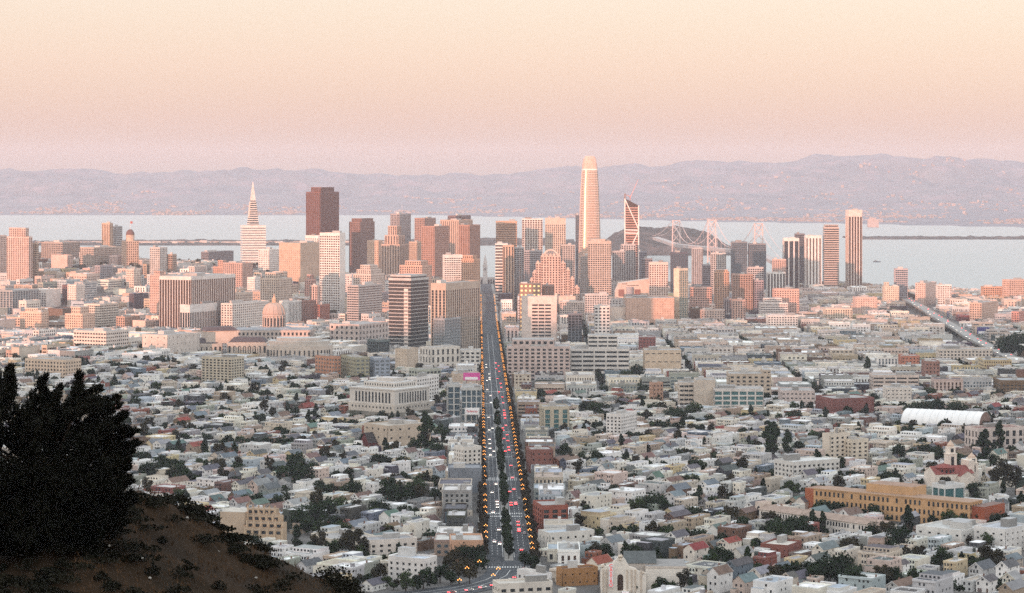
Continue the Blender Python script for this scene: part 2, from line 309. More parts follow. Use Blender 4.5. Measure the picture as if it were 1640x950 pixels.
def facade(mb, x0, x1, y0, y1, z0, z1, wall, glass, fl, bay, band, pier, cap=1.5, e=.6, mw='wall'):
    """a storeyed box with recessed glazing: floor bands and piers stand proud of the glass"""
    mb.box(x0 + e, x1 - e, y0 + e, y1 - e, z0, z1 - .2, glass, W1)
    nf = max(1, round((z1 - z0 - cap) / fl)); fh = (z1 - z0 - cap) / nf
    if band > 0:
        for k in range(nf):
            za = z0 + k * fh; mb.box(x0, x1, y0, y1, za, za + fh * band, mw, wall, bot=True)
    mb.box(x0 - .02, x1 + .02, y0 - .02, y1 + .02, z1 - cap, z1, mw, wall, bot=True)
    q = .03
    if pier > 0:
        for (L, ax) in ((x1 - x0, 0), (y1 - y0, 1)):
            nb = max(2, round(L / bay)); bw = L / nb; pw = bw * pier / 2
            for j in range(nb + 1):
                a = (x0 if ax == 0 else y0) + j * bw; lo = a - pw if j else a - q; hi = a + pw if j < nb else a + q
                for side in (0, 1):
                    if ax == 0:
                        ya, yb = (y0 - q, y0 + e) if side == 0 else (y1 - e, y1 + q); mb.box(lo, hi, ya, yb, z0, z1 - cap * .5, mw, wall)
                    else:
                        xa, xb = (x0 - q * 2, x0 + e) if side == 0 else (x1 - e, x1 + q * 2); mb.box(xa, xb, lo, hi, z0, z1 - cap * .5, mw, wall)
def footprint(l, c, r, d, th, dep=None):
    tl, tr, X = (l - CX) / F, (r - CX) / F, (c - CX) / F * d; s, k = math.sin(th), math.cos(th)
    a = dep if dep else max(6., (X - tl * d) / (s + tl * k)); b_ = max(5., (tr * d - X) / (k - tr * s))
    return X + k * b_ / 2 - s * a / 2, d + s * b_ / 2 + k * a / 2, b_, a
def blk(name, label, cat, l, c, r, top, yb, d=None, th=NG, dep=None, wall=(.6, .55, .48), glass='glass', fl=4., bay=4.5, band=.4, pier=.3, cap=2., roofc=(.35, .34, .33),
        tiers=(), ph=1, ref=None, blank='', group=None, mw='wall', e=.6, lift=8., seed=None, slant=0):
    """one building: near corner at column c, left and right edges at l and r, roof line at row top, feet hidden from row yb down"""
    if d is None: d = dist_at((l + r) / 2, yb, lift)
    cx, cy, b_, a = footprint(l, c, r, d, th, dep); zg = g1(cx, cy) - 2; H = CH - (top - HY) / F * d - zg
    T = thing(name, label, cat, (cx, cy, zg), th, group); rr = random.Random(seed or int(l * 7 + top)); hx, hy = b_ / 2, a / 2
    fm = MB(); facade(fm, -hx, hx, -hy, hy, 0, H, wall, glass, fl, bay, band, pier, cap, e, mw)
    if 'R' in blank: fm.box(-hx + .1, hx - .1, -hy - .15, -hy + .5, 0, H - .1, mw, wall)
    if 'L' in blank: fm.box(-hx - .15, -hx + .5, -hy + .1, hy - .1, 0, H - .1, mw, wall)
    fm.build('facade', T, 'stuff')
    rm = MB(); rm.box(-hx + .5, hx - .5, -hy + .5, hy - .5, H - .3, H + .05, 'roof', roofc)
    for (p, q, u, w) in ((-hx, hx, -hy, -hy + .4), (-hx, hx, hy - .4, hy), (-hx, -hx + .4, -hy + .4, hy - .4), (hx - .4, hx, -hy + .4, hy - .4)): rm.box(p, q, u, w, H, H + 1., mw, wall)
    ro = rm.build('roof', T)
    for (f0, f1, v0, v1, tp) in tiers:
        H2 = CH - (tp - HY) / F * d - zg; tm = MB(); facade(tm, -hx + f0 * b_, -hx + f1 * b_, -hy + v0 * a, -hy + v1 * a, H, H2, wall, glass, fl, bay, band, pier, cap, e, mw)
        tm.box(-hx + f0 * b_ + .5, -hx + f1 * b_ - .5, -hy + v0 * a + .5, -hy + v1 * a - .5, H2 - .1, H2 + .1, 'roof', roofc); tm.build('upper_tier', T, 'stuff')
    for k in range(ph):
        pm = MB(); px_, py_ = rr.uniform(-.3, .3) * b_, rr.uniform(-.3, .3) * a; w1, w2, h2 = b_ * rr.uniform(.08, .2), a * rr.uniform(.08, .2), rr.uniform(2.5, 5.)
        g_ = rr.uniform(.25, .6); pm.box(px_ - w1, px_ + w1, py_ - w2, py_ + w2, H, H + h2, 'wall', (g_, g_ * .97, g_ * .92), 'roof', (.4, .4, .4)); pm.build('rooftop_plant', ro)
    mark(cx, cy, hx, hy, th); CAPS.append((l - 2, r + 2, d, yb))
    if ref: REFS.append((ref, (l + r) / 2, (top + yb) / 2))
    T['dims'] = (hx, hy, H); return T
def up(T): return T['dims']

# ---------------------------------------------------------------- the downtown towers, one line each
TAN, PINK, CREAM, WHITE, GREY, DGREY, BROWN, RBROWN, ORNG = (.50, .38, .29), (.60, .46, .40), (.62, .54, .44), (.72, .69, .65), (.42, .42, .42), (.2, .2, .21), (.27, .17, .13), (.17, .085, .075), (.52, .33, .23)
TW = [
 # name, label, left, corner, right, top, foot, dist, extra
 ('apartment_tower', 'pinkish apartment tower cut by the left edge of the picture', -24, -4, 11, 378, 428, 4700, dict(wall=PINK, pier=.5)),
 ('apartment_tower', 'tall pink apartment tower with stepped top near the left edge', 11, 46, 52, 380, 428, 4600, dict(wall=PINK, glass='glass_brown', pier=.55, band=.2, tiers=((.0, .9, .15, .9, 365),), ref='the stepped pink tower')),
 ('apartment_block', 'lower tan wing right of the stepped pink tower', 50, 58, 62, 390, 428, 4640, dict(wall=TAN)),
 ('apartment_block', 'grey-tan broad block on the hill right of the stepped pink tower', 66, 100, 128, 389, 415, 5000, dict(wall=(.4, .34, .3))),
 ('apartment_block', 'rounded pink low block below the broad grey-tan block', 82, 108, 116, 409, 430, 4800, dict(wall=PINK, blank='L')),
 ('apartment_tower', 'tan slab tower, lit, one of two close together on the hill', 163, 176, 181, 358, 396, 5000, dict(wall=TAN, glass='glass_brown', band=.15, pier=.6, ref='the twin hilltop towers')),
 ('apartment_tower', 'grey slab tower just right of the lit tan slab tower', 181, 186, 196, 363, 396, 5040, dict(wall=GREY, band=.5, pier=.1)),
 ('apartment_block', 'wide pale block on the hill left of the domed tower', 128, 150, 196, 397, 425, 4900, dict(wall=(.5, .42, .36))),
 ('apartment_tower', 'pale grey apartment tower right of the domed hotel tower', 240, 256, 268, 397, 437, 4700, dict(wall=(.52, .5, .47), pier=.5)),
 ('apartment_block', 'brown apartment block beside the pale grey tower', 268, 276, 283, 408, 437, 4720, dict(wall=(.4, .32, .26))),
 ('apartment_block', 'long dark block on the ridge in front of the water', 322, 334, 374, 404, 421, 5900, dict(wall=(.2, .19, .2), band=.5, pier=.2)),
 ('white_tower', 'white banded tower standing in front of the pointed pyramid tower', 385, 388, 426, 362, 432, 5150, dict(wall=WHITE, glass='glass_pale', pier=0, band=.6, fl=5, cap=4, th=D2R(12), ref='the white banded tower')),
 ('office_block', 'small white block with punched windows right of the white banded tower', 414, 431, 449, 400, 432, 4900, dict(wall=WHITE, pier=.5, band=.5)),
 ('hotel', 'broad tan hotel slab with dark slots along its top', 447, 481, 513, 390, 452, 4650, dict(wall=TAN, glass='glass_brown', pier=.75, band=.75, cap=14, ref='the broad tan hotel')),
 ('dark_tower', 'tallest dark red-brown tower with notched shoulders', 490, 513, 543, 308, 392, 5500, dict(wall=RBROWN, glass='glass_brown', band=.2, pier=.5, bay=5.5, mw='stone', tiers=((.15, .85, .15, .85, 300),), ph=0, ref='the dark red-brown tower')),
 ('white_hotel', 'low white crown block left of the slender white tower', 489, 510, 516, 378, 392, 4900, dict(wall=WHITE, pier=.5, cap=5)),
 ('white_hotel', 'slender white tower with brown windows and blank white side', 512, 544, 553, 374, 492, 4450, dict(wall=WHITE, glass='glass_brown', pier=.3, band=.45, fl=4.5, cap=5, blank='R', ref='the slender white tower')),
 ('office_tower', 'dark brown stepped tower right of the slender white tower', 559, 577, 600, 356, 402, 5600, dict(wall=(.24, .16, .14), glass='glass_brown', pier=.5, tiers=((.1, .9, .0, .9, 350),))),
 ('office_block', 'bright orange-tan block behind the stepped white apartments', 588, 606, 613, 386, 420, 5100, dict(wall=(.56, .4, .3), pier=.6, band=.6)),
 ('stepped_tower', 'old setback tower with ziggurat crown and vertical ribs', 611, 640, 655, 392, 440, 5000, dict(wall=(.5, .37, .3), pier=.6, band=.1, bay=6, tiers=((.1, .8, .12, .88, 377), (.2, .65, .25, .75, 362)), ref='the setback tower')),
 ('office_tower', 'tall grey tower with antenna behind the setback tower', 625, 640, 658, 343, 400, 5700, dict(wall=(.36, .34, .34), pier=.5, band=.2)),
 ('office_block', 'tan ribbed block right of the setback tower', 655, 668, 678, 388, 420, 5200, dict(wall=TAN, pier=.6, band=.2)),
 ('office_tower', 'reddish-brown tower with flat top behind the brown corner tower', 664, 680, 698, 350, 400, 5600, dict(wall=(.36, .24, .2), pier=.5)),
 ('office_tower', 'brown corner tower with lit left face and dark right face', 675, 696, 719, 363, 445, 4950, dict(wall=(.40, .25, .2), glass='glass_brown', pier=.45, band=.45, ref='the brown corner tower')),
 ('office_tower', 'dark cap of a tower rising behind the tan ribbed tower', 717, 730, 754, 346, 380, 5700, dict(wall=(.2, .15, .15), pier=.4)),
 ('office_tower', 'tan ribbed tower left of the avenue', 705, 735, 757, 353, 410, 5350, dict(wall=(.48, .36, .29), pier=.7, band=0., bay=5)),
 ('office_tower', 'brown slab tower at the avenue edge with dark right face', 735, 752, 769, 361, 415, 5200, dict(wall=(.36, .22, .17), glass='glass_brown', pier=.6, band=.15, ref='the brown avenue slab')),
 ('office_block', 'white office block with horizontal window bands', 709, 712, 741, 409, 455, 4550, dict(wall=WHITE, pier=.2, band=.55, th=D2R(14), cap=5)),
 ('office_block', 'orange stepped block beside the avenue right of the white office', 739, 759, 769, 416, 458, 4500, dict(wall=ORNG, pier=.6, tiers=((.0, .7, .1, .9, 409),))),
 ('hotel', 'pink terraced block behind the black banded tower', 640, 676, 692, 426, 445, 4300, dict(wall=(.55, .38, .3), pier=.5, tiers=((.1, .8, .1, .8, 418),))),
 ('stepped_apartments', 'pale octagonal stepped apartment building below the orange-tan block', 566, 594, 616, 440, 472, 4450, dict(wall=(.6, .52, .46), pier=.5, tiers=((.1, .9, .1, .9, 432), (.22, .78, .22, .78, 425)))),
 ('office_block', 'grey banded block left of the black banded tower', 556, 574, 612, 458, 490, 4150, dict(wall=(.45, .42, .4), pier=.1, band=.5)),
 ('apartment_block', 'cream corner block right of the city hall dome', 552, 580, 592, 478, 502, 4050, dict(wall=CREAM, pier=.6, band=.6)),
 ('white_office', 'white block with dark striped right side behind the dome', 447, 462, 483, 483, 516, 3900, dict(wall=WHITE, pier=.5, band=0., blank='L')),
 ('apartment_block', 'brown brick block right of the striped white block', 482, 497, 506, 482, 512, 3950, dict(wall=(.3, .17, .14), pier=.6, band=.5)),
 ('apartment_block', 'red brick low block beside the brown brick block', 500, 512, 528, 489, 512, 3920, dict(wall=(.36, .16, .12), pier=.6, band=.5)),
 ('ornate_hotel', 'old pale hotel with towered roofline left of the white tower', 417, 445, 468, 447, 484, 4250, dict(wall=(.58, .48, .4), pier=.5, tiers=((.1, .4, .2, .8, 437), (.6, .9, .2, .8, 436)))),
 ('apartment_tower', 'narrow red-roofed tower left of the slender white tower', 488, 500, 506, 448, 476, 4400, dict(wall=(.5, .3, .25), pier=.5, tiers=((.2, .8, .2, .8, 440),))),
 ('office_block', 'pink striped block left of the foot of the white tower', 496, 508, 513, 458, 480, 4300, dict(wall=PINK, pier=.5, band=.2)),
 ('old_hotel', 'red-topped brown block right of the long dark ridge block', 341, 357, 372, 428, 450, 4700, dict(wall=(.5, .32, .25), pier=.6, tiers=((.1, .5, .1, .6, 417),))),
 ('apartment_block', 'brown-pink broad block behind the ribbed federal building', 357, 388, 405, 422, 462, 4600, dict(wall=(.46, .33, .28), pier=.6)),
 ('apartment_block', 'white narrow block right of the brown-pink broad block', 396, 408, 417, 445, 466, 4400, dict(wall=WHITE, pier=.6, band=.6)),
 ('federal_building', 'ribbed federal slab, its lit left face striped with white fins', 255, 306, 377, 444, 527, 3750, dict(wall=(.66, .62, .58), glass='glass_brown', pier=.22, band=0., bay=5.2, cap=5, fl=4, ph=3, ref='the ribbed federal slab')),
 ('state_building', 'grey-white office with blank white end in front of the federal slab', 288, 304, 348, 489, 528, 3600, dict(wall=(.62, .6, .57), pier=.25, band=.0, cap=12, ref='the white-ended state office')),
 ('court_building', 'long white court building with rows of square windows', 354, 372, 431, 487, 526, 3700, dict(wall=(.66, .62, .57), pier=.45, band=.5, bay=6, ref='the long white court')),
 ('black_tower', 'black glass tower with white floor lines by the avenue', 622, 658, 687, 447, 556, 3600, dict(wall=(.50, .49, .47), glass='dark', pier=0., band=.2, fl=5.2, cap=2.5, ref='the black banded tower', tiers=((.05, .95, .05, .95, 441),))),
 ('plaza_tower', 'tan ribbed residential tower at the avenue, its left face lit', 690, 714, 768, 455, 562, 3550, dict(wall=(.46, .38, .31), glass='glass', pier=.45, band=.12, bay=6, cap=9, ref='the tan plaza tower')),
 ('glass_block', 'grey glass block at the foot of the tan plaza tower', 694, 712, 738, 511, 563, 3420, dict(wall=(.34, .35, .36), glass='glass_pale', pier=.12, band=.15, ref='the grey glass block')),
 # right of the avenue
 ('office_tower', 'orange-lit banded tower first right of the avenue gap', 793, 794, 828, 355, 400, 5600, dict(wall=(.55, .36, .25), glass='glass_brown', pier=.0, band=.5, th=MG, dep=40, cap=5)),
 ('office_tower', 'white-gridded tower with dark middle band', 834, 836, 869, 351, 402, 5500, dict(wall=WHITE, glass='glass_brown', pier=.3, band=.3, bay=6, th=MG, dep=40, ref='the white-gridded tower')),
 ('office_tower', 'square tan-topped tower with a grid of small windows', 871, 873, 906, 350, 402, 5450, dict(wall=(.58, .5, .42), pier=.45, band=.4, cap=14, th=MG, dep=40)),
 ('office_block', 'black and white banded block along the avenue', 792, 793, 813, 391, 452, 4850, dict(wall=WHITE, pier=0, band=.5, fl=6, th=MG, dep=60)),
 ('hotel', 'slim pink tower with tall ribs beside the banded avenue block', 803, 805, 823, 394, 452, 4800, dict(wall=(.55, .4, .3), pier=.5, band=.1, bay=6, th=MG, dep=30)),
 ('office_tower', 'grey tower right of the slim pink ribbed tower', 822, 824, 839, 397, 450, 4900, dict(wall=GREY, pier=.3, band=.4, th=MG, dep=30)),
 ('office_tower', 'blue-grey banded tower behind the hotel with the arch', 838, 840, 868, 402, 455, 5050, dict(wall=(.38, .37, .38), pier=.2, band=.45, th=MG, dep=35)),
 ('office_tower', 'grey-beige tower right of the arched hotel', 896, 898, 921, 393, 440, 5000, dict(wall=(.45, .41, .38), pier=.4, band=.4, th=MG, dep=35)),
 ('office_tower', 'very narrow dark tower against the tall curved tower', 921, 922, 930, 345, 430, 5450, dict(wall=(.16, .17, .2), glass='glass_blue', pier=.1, band=.2, th=MG, dep=30)),
 ('residential_tower', 'grey-beige tower in front of the tall curved tower', 940, 942, 979, 387, 476, 4750, dict(wall=(.50, .42, .36), pier=.35, band=.45, th=MG, dep=36, cap=5, ref='the grey-beige tower', tiers=((.1, .75, .1, .9, 383),))),
 ('residential_tower', 'narrow glassy tower left of the grey-beige tower', 929, 930, 943, 410, 470, 4850, dict(wall=(.48, .4, .35), glass='glass_pale', pier=.2, band=.3, th=MG, dep=30)),
 ('office_tower', 'grey pinstriped tower left of the braced tower foot', 979, 981, 1002, 403, 450, 4950, dict(wall=(.4, .38, .37), pier=.5, band=.2, th=MG, dep=30)),
 ('office_tower', 'pale grey tower below the braced tower', 994, 995, 1018, 392, 450, 5000, dict(wall=(.46, .44, .43), pier=.5, band=.25, th=MG, dep=30)),
 ('office_block', 'dark blue block right of the braced tower foot', 1018, 1020, 1036, 404, 448, 5200, dict(wall=(.25, .26, .3), pier=.3, th=MG, dep=30)),
 ('grid_hotel', 'pink-white gridded hotel slab right of the museum', 1037, 1040, 1070, 421, 477, 4450, dict(wall=(.66, .54, .48), glass='glass_brown', pier=.45, band=.4, bay=4.5, th=MG, dep=25, cap=4, ref='the pink gridded hotel')),
 ('dark_tower', 'dark navy tower behind the pink gridded hotel', 1072, 1075, 1102, 405, 470, 4750, dict(wall=(.09, .10, .13), glass='glass_blue', pier=.2, band=.2, th=MG, dep=30, ref='the dark navy tower')),
 ('office_block', 'dark grey low wing left of the dark navy tower', 1026, 1028, 1045, 415, 440, 4900, dict(wall=(.2, .2, .22), th=MG, dep=20)),
 ('teal_tower', 'slim tower, peach wall on its left and teal glass on its right', 1079, 1088, 1102, 431, 512, 4050, dict(wall=(.70, .58, .44), glass='glass_teal', pier=.15, band=.12, th=D2R(40), blank='L', cap=3, ref='the slim teal tower')),
 ('office_tower', 'grey tower right of the dark navy tower', 1107, 1109, 1126, 398, 455, 5000, dict(wall=(.44, .43, .43), pier=.3, band=.4, th=MG, dep=30)),
 ('office_tower', 'dark grey banded tower beside the grey one', 1124, 1126, 1138, 425, 455, 4900, dict(wall=(.28, .26, .28), pier=.1, band=.4, th=MG, dep=25)),
 ('office_tower', 'pale framed tower in front of the bridge', 1137, 1139, 1163, 406, 452, 5000, dict(wall=(.52, .5, .48), pier=.3, band=.4, th=MG, dep=30)),
 ('office_block', 'orange-lit low tower below the pale framed tower', 1143, 1145, 1168, 436, 470, 4700, dict(wall=ORNG, pier=.5, th=MG, dep=30, tiers=((.1, .9, .1, .9, 432),))),
 ('glass_tower', 'left of two dark glass towers before the bridge', 1168, 1172, 1197, 388, 448, 5350, dict(wall=(.2, .22, .24), glass='glass_blue', pier=.08, band=.15, th=MG, dep=30, ref='the dark glass pair')),
 ('glass_tower', 'right of two dark glass towers before the bridge', 1197, 1200, 1227, 391, 448, 5350, dict(wall=(.2, .21, .23), glass='glass_blue', pier=.08, band=.15, th=MG, dep=30)),
 ('brown_office', 'square brown office with a grid front', 1169, 1174, 1206, 440, 483, 4600, dict(wall=(.36, .25, .2), glass='glass_brown', pier=.4, band=.4, th=MG, dep=35, ref='the square brown office')),
 ('office_tower', 'grey-white tower right of the square brown office', 1196, 1198, 1223, 429, 470, 4750, dict(wall=(.48, .45, .44), pier=.3, band=.4, th=MG, dep=30)),
 ('office_block', 'small purple-grey block right of the square brown office', 1206, 1208, 1223, 450, 482, 4600, dict(wall=(.35, .3, .32), pier=.3, th=MG, dep=25)),
 ('striped_block', 'white block with dark vertical stripes', 1226, 1229, 1258, 437, 466, 4850, dict(wall=WHITE, pier=.45, band=0., bay=6, th=MG, dep=25)),
 ('round_tower', 'pink drum-like tower above the striped white block', 1236, 1238, 1259, 416, 445, 5050, dict(wall=(.58, .42, .36), pier=.3, band=.5, th=MG, dep=22)),
 ('residential_tower', 'dark tower with white left edge and white right wing', 1253, 1255, 1280, 382, 448, 5450, dict(wall=WHITE, glass='glass', pier=.25, band=0., bay=12, th=MG, dep=25, cap=6, ref='the dark white-edged tower')),
 ('residential_tower', 'dark slim tower behind the white-edged one', 1272, 1274, 1289, 375, 448, 5600, dict(wall=(.18, .18, .2), pier=.1, band=.3, th=MG, dep=25)),
 ('residential_tower', 'white tower with bold vertical stripes', 1287, 1290, 1316, 378, 451, 5450, dict(wall=WHITE, glass='glass_brown', pier=.6, band=0., bay=7, th=MG, dep=28, cap=5, ref='the white striped tower')),
 ('residential_tower', 'tan-grey tower with fine horizontal bands', 1317, 1320, 1344, 365, 456, 5450, dict(wall=(.5, .42, .37), pier=0., band=.5, fl=5, th=MG, dep=28, tiers=((.05, .95, .05, .95, 360),), ref='the fine-banded tower')),
 ('residential_tower', 'tallest slender tower right of the bridge, pinstriped white', 1354, 1359, 1381, 337, 459, 5450, dict(wall=(.68, .6, .54), glass='glass_brown', pier=.35, band=.0, bay=6, th=D2R(6), cap=14, ref='the slender pinstriped tower')),
 ('residential_tower', 'small isolated dark banded tower beside the water', 1432, 1434, 1454, 431, 469, 5000, dict(wall=(.45, .42, .44), glass='glass_blue', pier=.1, band=.4, th=MG, dep=22, ref='the isolated banded tower')),
 ('office_block', 'cream block with dark box on its roof by the isolated tower', 1414, 1416, 1440, 459, 482, 4950, dict(wall=CREAM, pier=.6, band=.6, th=MG, dep=25, tiers=((.05, .35, .2, .8, 452),))),
 ('waterfront_block', 'pink lit block on the shore right of the isolated tower', 1466, 1482, 1500, 454, 475, 4900, dict(wall=PINK, pier=.6, band=.6, th=NG)),
 ('waterfront_block', 'white-banded block on the shore beside the pink one', 1498, 1502, 1524, 457, 478, 4850, dict(wall=WHITE, glass='glass_brown', pier=.3, band=.5, th=MG, dep=25)),
 ('waterfront_block', 'orange block on the shore near the right edge', 1571, 1575, 1607, 460, 475, 4900, dict(wall=ORNG, pier=.4, band=.5, th=MG, dep=30)),
 ('waterfront_block', 'large pink block on the shore cut by the right edge', 1605, 1617, 1665, 449, 475, 4850, dict(wall=(.6, .42, .34), pier=.5, band=.5, th=D2R(25))),
 ('hillside_block', 'lit tan terraced block below the orange shore block', 1553, 1572, 1598, 486, 512, 4350, dict(wall=(.56, .42, .34), pier=.5, band=.5)),
 ('brick_block', 'salmon block below the large pink shore block', 1620, 1632, 1665, 500, 518, 4250, dict(wall=(.58, .3, .25), pier=.5, band=.5)),
 # mid field right of the avenue
 ('office_tower', 'pale pink-white tower with dark ribbon windows by the avenue', 833, 835, 892, 476, 548, 3650, dict(wall=(.70, .60, .54), pier=.95, band=.95, bay=12, fl=5.2, cap=7, th=MG, dep=30, ref='the pale ribbon tower')),
 ('old_office', 'ornate brown tower block behind the pale ribbon tower', 829, 832, 866, 455, 490, 3950, dict(wall=(.30, .2, .15), glass='window_warm', pier=.55, band=.6, bay=7, fl=7, th=MG, dep=30, ref='the ornate brown block')),
 ('old_office', 'brown brick block right of the ornate brown block', 866, 868, 888, 458, 490, 3980, dict(wall=(.27, .17, .14), pier=.6, band=.6, th=MG, dep=30)),
 ('grid_block', 'long pink-grey gridded block beside the avenue', 810, 812, 913, 556, 598, 3250, dict(wall=(.55, .44, .4), pier=.45, band=.45, bay=7, fl=4.5, th=MG, dep=50, ref='the long gridded block', tiers=((.08, .75, .2, .9, 545),))),
 ('ribbon_block', 'white block with long dark ribbon windows right of the gridded block', 912, 914, 1008, 560, 592, 3280, dict(wall=(.66, .62, .57), pier=.12, band=.55, bay=14, fl=5.2, th=MG, dep=50, tiers=((.3, .8, .2, .8, 538),), ref='the white ribbon block')),
 ('beige_hall', 'square beige building with dark openings under its roof', 1029, 1032, 1091, 562, 592, 3250, dict(wall=(.60, .48, .36), pier=.4, band=.9, fl=11, bay=8, cap=3, th=MG, dep=40, ref='the square beige building')),
 ('red_block', 'dark red block behind the square beige building', 1022, 1024, 1050, 541, 562, 3500, dict(wall=(.25, .10, .09), pier=.6, band=.6, th=MG, dep=30)),
 ('office_block', 'dark grey slab right of the pale ribbon tower', 908, 910, 932, 503, 550, 3800, dict(wall=(.16, .17, .19), glass='glass', pier=.2, band=.2, th=MG, dep=25)),
 ('office_block', 'white block with square windows right of the dark grey slab', 950, 952, 977, 491, 540, 3850, dict(wall=(.64, .6, .56), pier=.4, band=.5, bay=6, fl=5, th=MG, dep=25)),
 ('office_block', 'long pale gridded block behind the dark grey slab', 895, 897, 950, 484, 505, 4150, dict(wall=(.6, .5, .44), pier=.4, band=.45, bay=4, th=MG, dep=30)),
 ('office_block', 'grey-green broad block right of the long pale gridded block', 935, 937, 975, 472, 492, 4300, dict(wall=(.5, .48, .46), pier=.4, band=.45, bay=4, th=MG, dep=30)),
 ('mural_wall_block', 'pale block with a small coloured mural right of the dark slab', 975, 977, 1012, 493, 514, 4050, dict(wall=(.68, .58, .5), pier=.9, band=.9, th=MG, dep=30)),
 ('low_hall', 'long tan low hall below the pink gridded hotel', 1000, 1002, 1080, 478, 490, 4300, dict(wall=(.52, .36, .28), pier=.8, band=.8, th=MG, dep=60)),
 ('office_block', 'red-pink terraced office right of the slim teal tower', 1104, 1106, 1140, 461, 482, 4450, dict(wall=(.52, .34, .28), pier=.3, band=.5, th=MG, dep=30)),
 ('office_block', 'pale block with orange roof box in the flat district', 1120, 1123, 1161, 497, 512, 4100, dict(wall=(.56, .44, .38), pier=.5, band=.5, th=MG, dep=30, tiers=((.35, .6, .2, .8, 488),))),
 ('office_block', 'dark striped small tower left of the pink small tower', 1158, 1160, 1171, 479, 504, 4350, dict(wall=(.3, .26, .26), pier=.5, band=.0, th=MG, dep=20)),
 ('office_block', 'pink small tower right of the dark striped one', 1171, 1173, 1194, 481, 500, 4350, dict(wall=(.58, .38, .31), pier=.5, band=.3, th=MG, dep=20)),
 ('white_terraces', 'large white terraced block below the striped white block', 1213, 1218, 1262, 486, 505, 4300, dict(wall=(.7, .64, .6), pier=.1, band=.6, th=MG, dep=40, tiers=((.15, .8, .2, .9, 478),), ref='the white terraces')),
 ('white_terraces', 'bright white low block with grid windows in the flat district', 1228, 1230, 1278, 506, 524, 4050, dict(wall=(.74, .72, .68), pier=.4, band=.5, th=MG, dep=40)),
 ('pink_block', 'salmon block with red roof above the white terraces', 1237, 1240, 1280, 464, 480, 4550, dict(wall=(.6, .4, .33), pier=.5, band=.5, roofc=(.4, .2, .15), th=MG, dep=40)),
 ('cream_block', 'long cream block with arched rows right of the flat district', 1318, 1322, 1365, 495, 512, 4150, dict(wall=CREAM, pier=.5, band=.4, th=MG, dep=40)),
 ('tan_block', 'long tan low block at the right before the freeway', 1368, 1370, 1405, 477, 488, 4500, dict(wall=(.56, .42, .36), pier=.7, band=.6, th=MG, dep=40)),
 ('office_block', 'brown-pink narrow block beside the dark tree-lined street', 1040, 1046, 1062, 614, 640, 2850, dict(wall=(.46, .28, .2), pier=.6, band=.6, th=D2R(25))),
 ('parking_block', 'white banded parking block right of the brown-pink narrow block', 1086, 1088, 1118, 614, 644, 2850, dict(wall=(.62, .55, .48), pier=.1, band=.55, fl=4.5, th=MG, dep=30)),
 ('office_block', 'blank beige block beside the white banded parking block', 1112, 1114, 1146, 610, 648, 2780, dict(wall=(.58, .5, .42), pier=.9, band=.9, th=MG, dep=30, ref='the blank beige block')),
 ('blue_glass_hall', 'low white hall with bright blue glass front', 1140, 1144, 1223, 624, 650, 2740, dict(wall=(.62, .58, .54), glass='glass_teal', pier=.18, band=.3, bay=8, fl=5, th=MG, dep=35, ref='the blue glass hall')),
 ('tan_block', 'tan block standing behind the blue glass hall', 1165, 1168, 1235, 600, 632, 2950, dict(wall=(.52, .43, .34), pier=.5, band=.5, bay=6, th=MG, dep=40, tiers=((.82, .999, .1, .9, 593),))),
 ('pink_hall', 'pink-white low hall right of the blue glass hall', 1248, 1252, 1305, 627, 642, 2800, dict(wall=(.6, .5, .46), pier=.5, band=.7, th=MG, dep=40)),
 ('red_warehouse', 'long dark red low warehouse on the right', 1306, 1335, 1400, 640, 656, 2600, dict(wall=(.22, .09, .08), pier=.8, band=.8, th=D2R(20), ref='the dark red warehouse')),
 ('brick_office', 'square red-brown brick block in the right mid distance', 1480, 1482, 1505, 580, 604, 3050, dict(wall=(.30, .16, .13), pier=.6, band=.6, th=MG, dep=30)),
 ('ribbon_garage', 'pale garage with dark slots on the right', 1394, 1398, 1472, 602, 620, 2980, dict(wall=(.62, .52, .46), pier=.15, band=.6, bay=12, th=MG, dep=30)),
 ('white_office', 'white low block lettered front on the right', 1415, 1420, 1460, 622, 638, 2850, dict(wall=(.68, .62, .56), pier=.6, band=.7, th=MG, dep=30)),
 ('orange_block', 'orange and red low block at far right mid distance', 1440, 1444, 1473, 571, 585, 3250, dict(wall=(.5, .2, .13), pier=.6, band=.6, th=MG, dep=30)),
 ('long_white_block', 'long pale terrace row at the far right mid distance', 1500, 1505, 1590, 560, 575, 3350, dict(wall=(.62, .55, .48), pier=.5, band=.5, th=MG, dep=30)),
 ('apartment_slab', 'cream apartment slab with blank brown end', 1317, 1329, 1362, 697, 728, 2150, dict(wall=(.68, .60, .50), pier=.55, band=.5, bay=5, fl=3.2, th=D2R(30), ref='the cream apartment slab', tiers=((.5, .8, .2, .8, 687),), blank='L')),
 ('apartment_slab', 'lower cream wing right of the cream apartment slab', 1362, 1364, 1391, 706, 728, 2120, dict(wall=(.66, .58, .47), pier=.55, band=.5, bay=5, fl=3.2, th=D2R(30), dep=14)),
 ('white_apartments', 'bright white six-storey apartment building right of the avenue', 971, 995, 1020, 665, 694, 2330, dict(wall=(.74, .71, .68), pier=.5, band=.5, bay=4, fl=3.2, ref='the bright white apartments')),
 ('modern_block', 'modern block striped dark, yellow and teal beside the avenue', 866, 870, 912, 653, 684, 2330, dict(wall=(.50, .44, .34), glass='glass_teal', pier=.45, band=.12, bay=9, th=D2R(8), dep=25, ref='the striped modern block')),
 # left of the avenue, mid field
 ('tan_slab', 'long pale tan-green apartment slab in the left middle distance', 323, 371, 391, 574, 606, 3000, dict(wall=(.52, .46, .36), pier=.4, band=.45, bay=5, fl=3, ref='the tan-green slab')),
 ('school_block', 'long peach row building lit by the sun at far left', 40, 105, 130, 578, 596, 3150, dict(wall=(.64, .5, .38), pier=.5, band=.5, ref='the long peach row')),
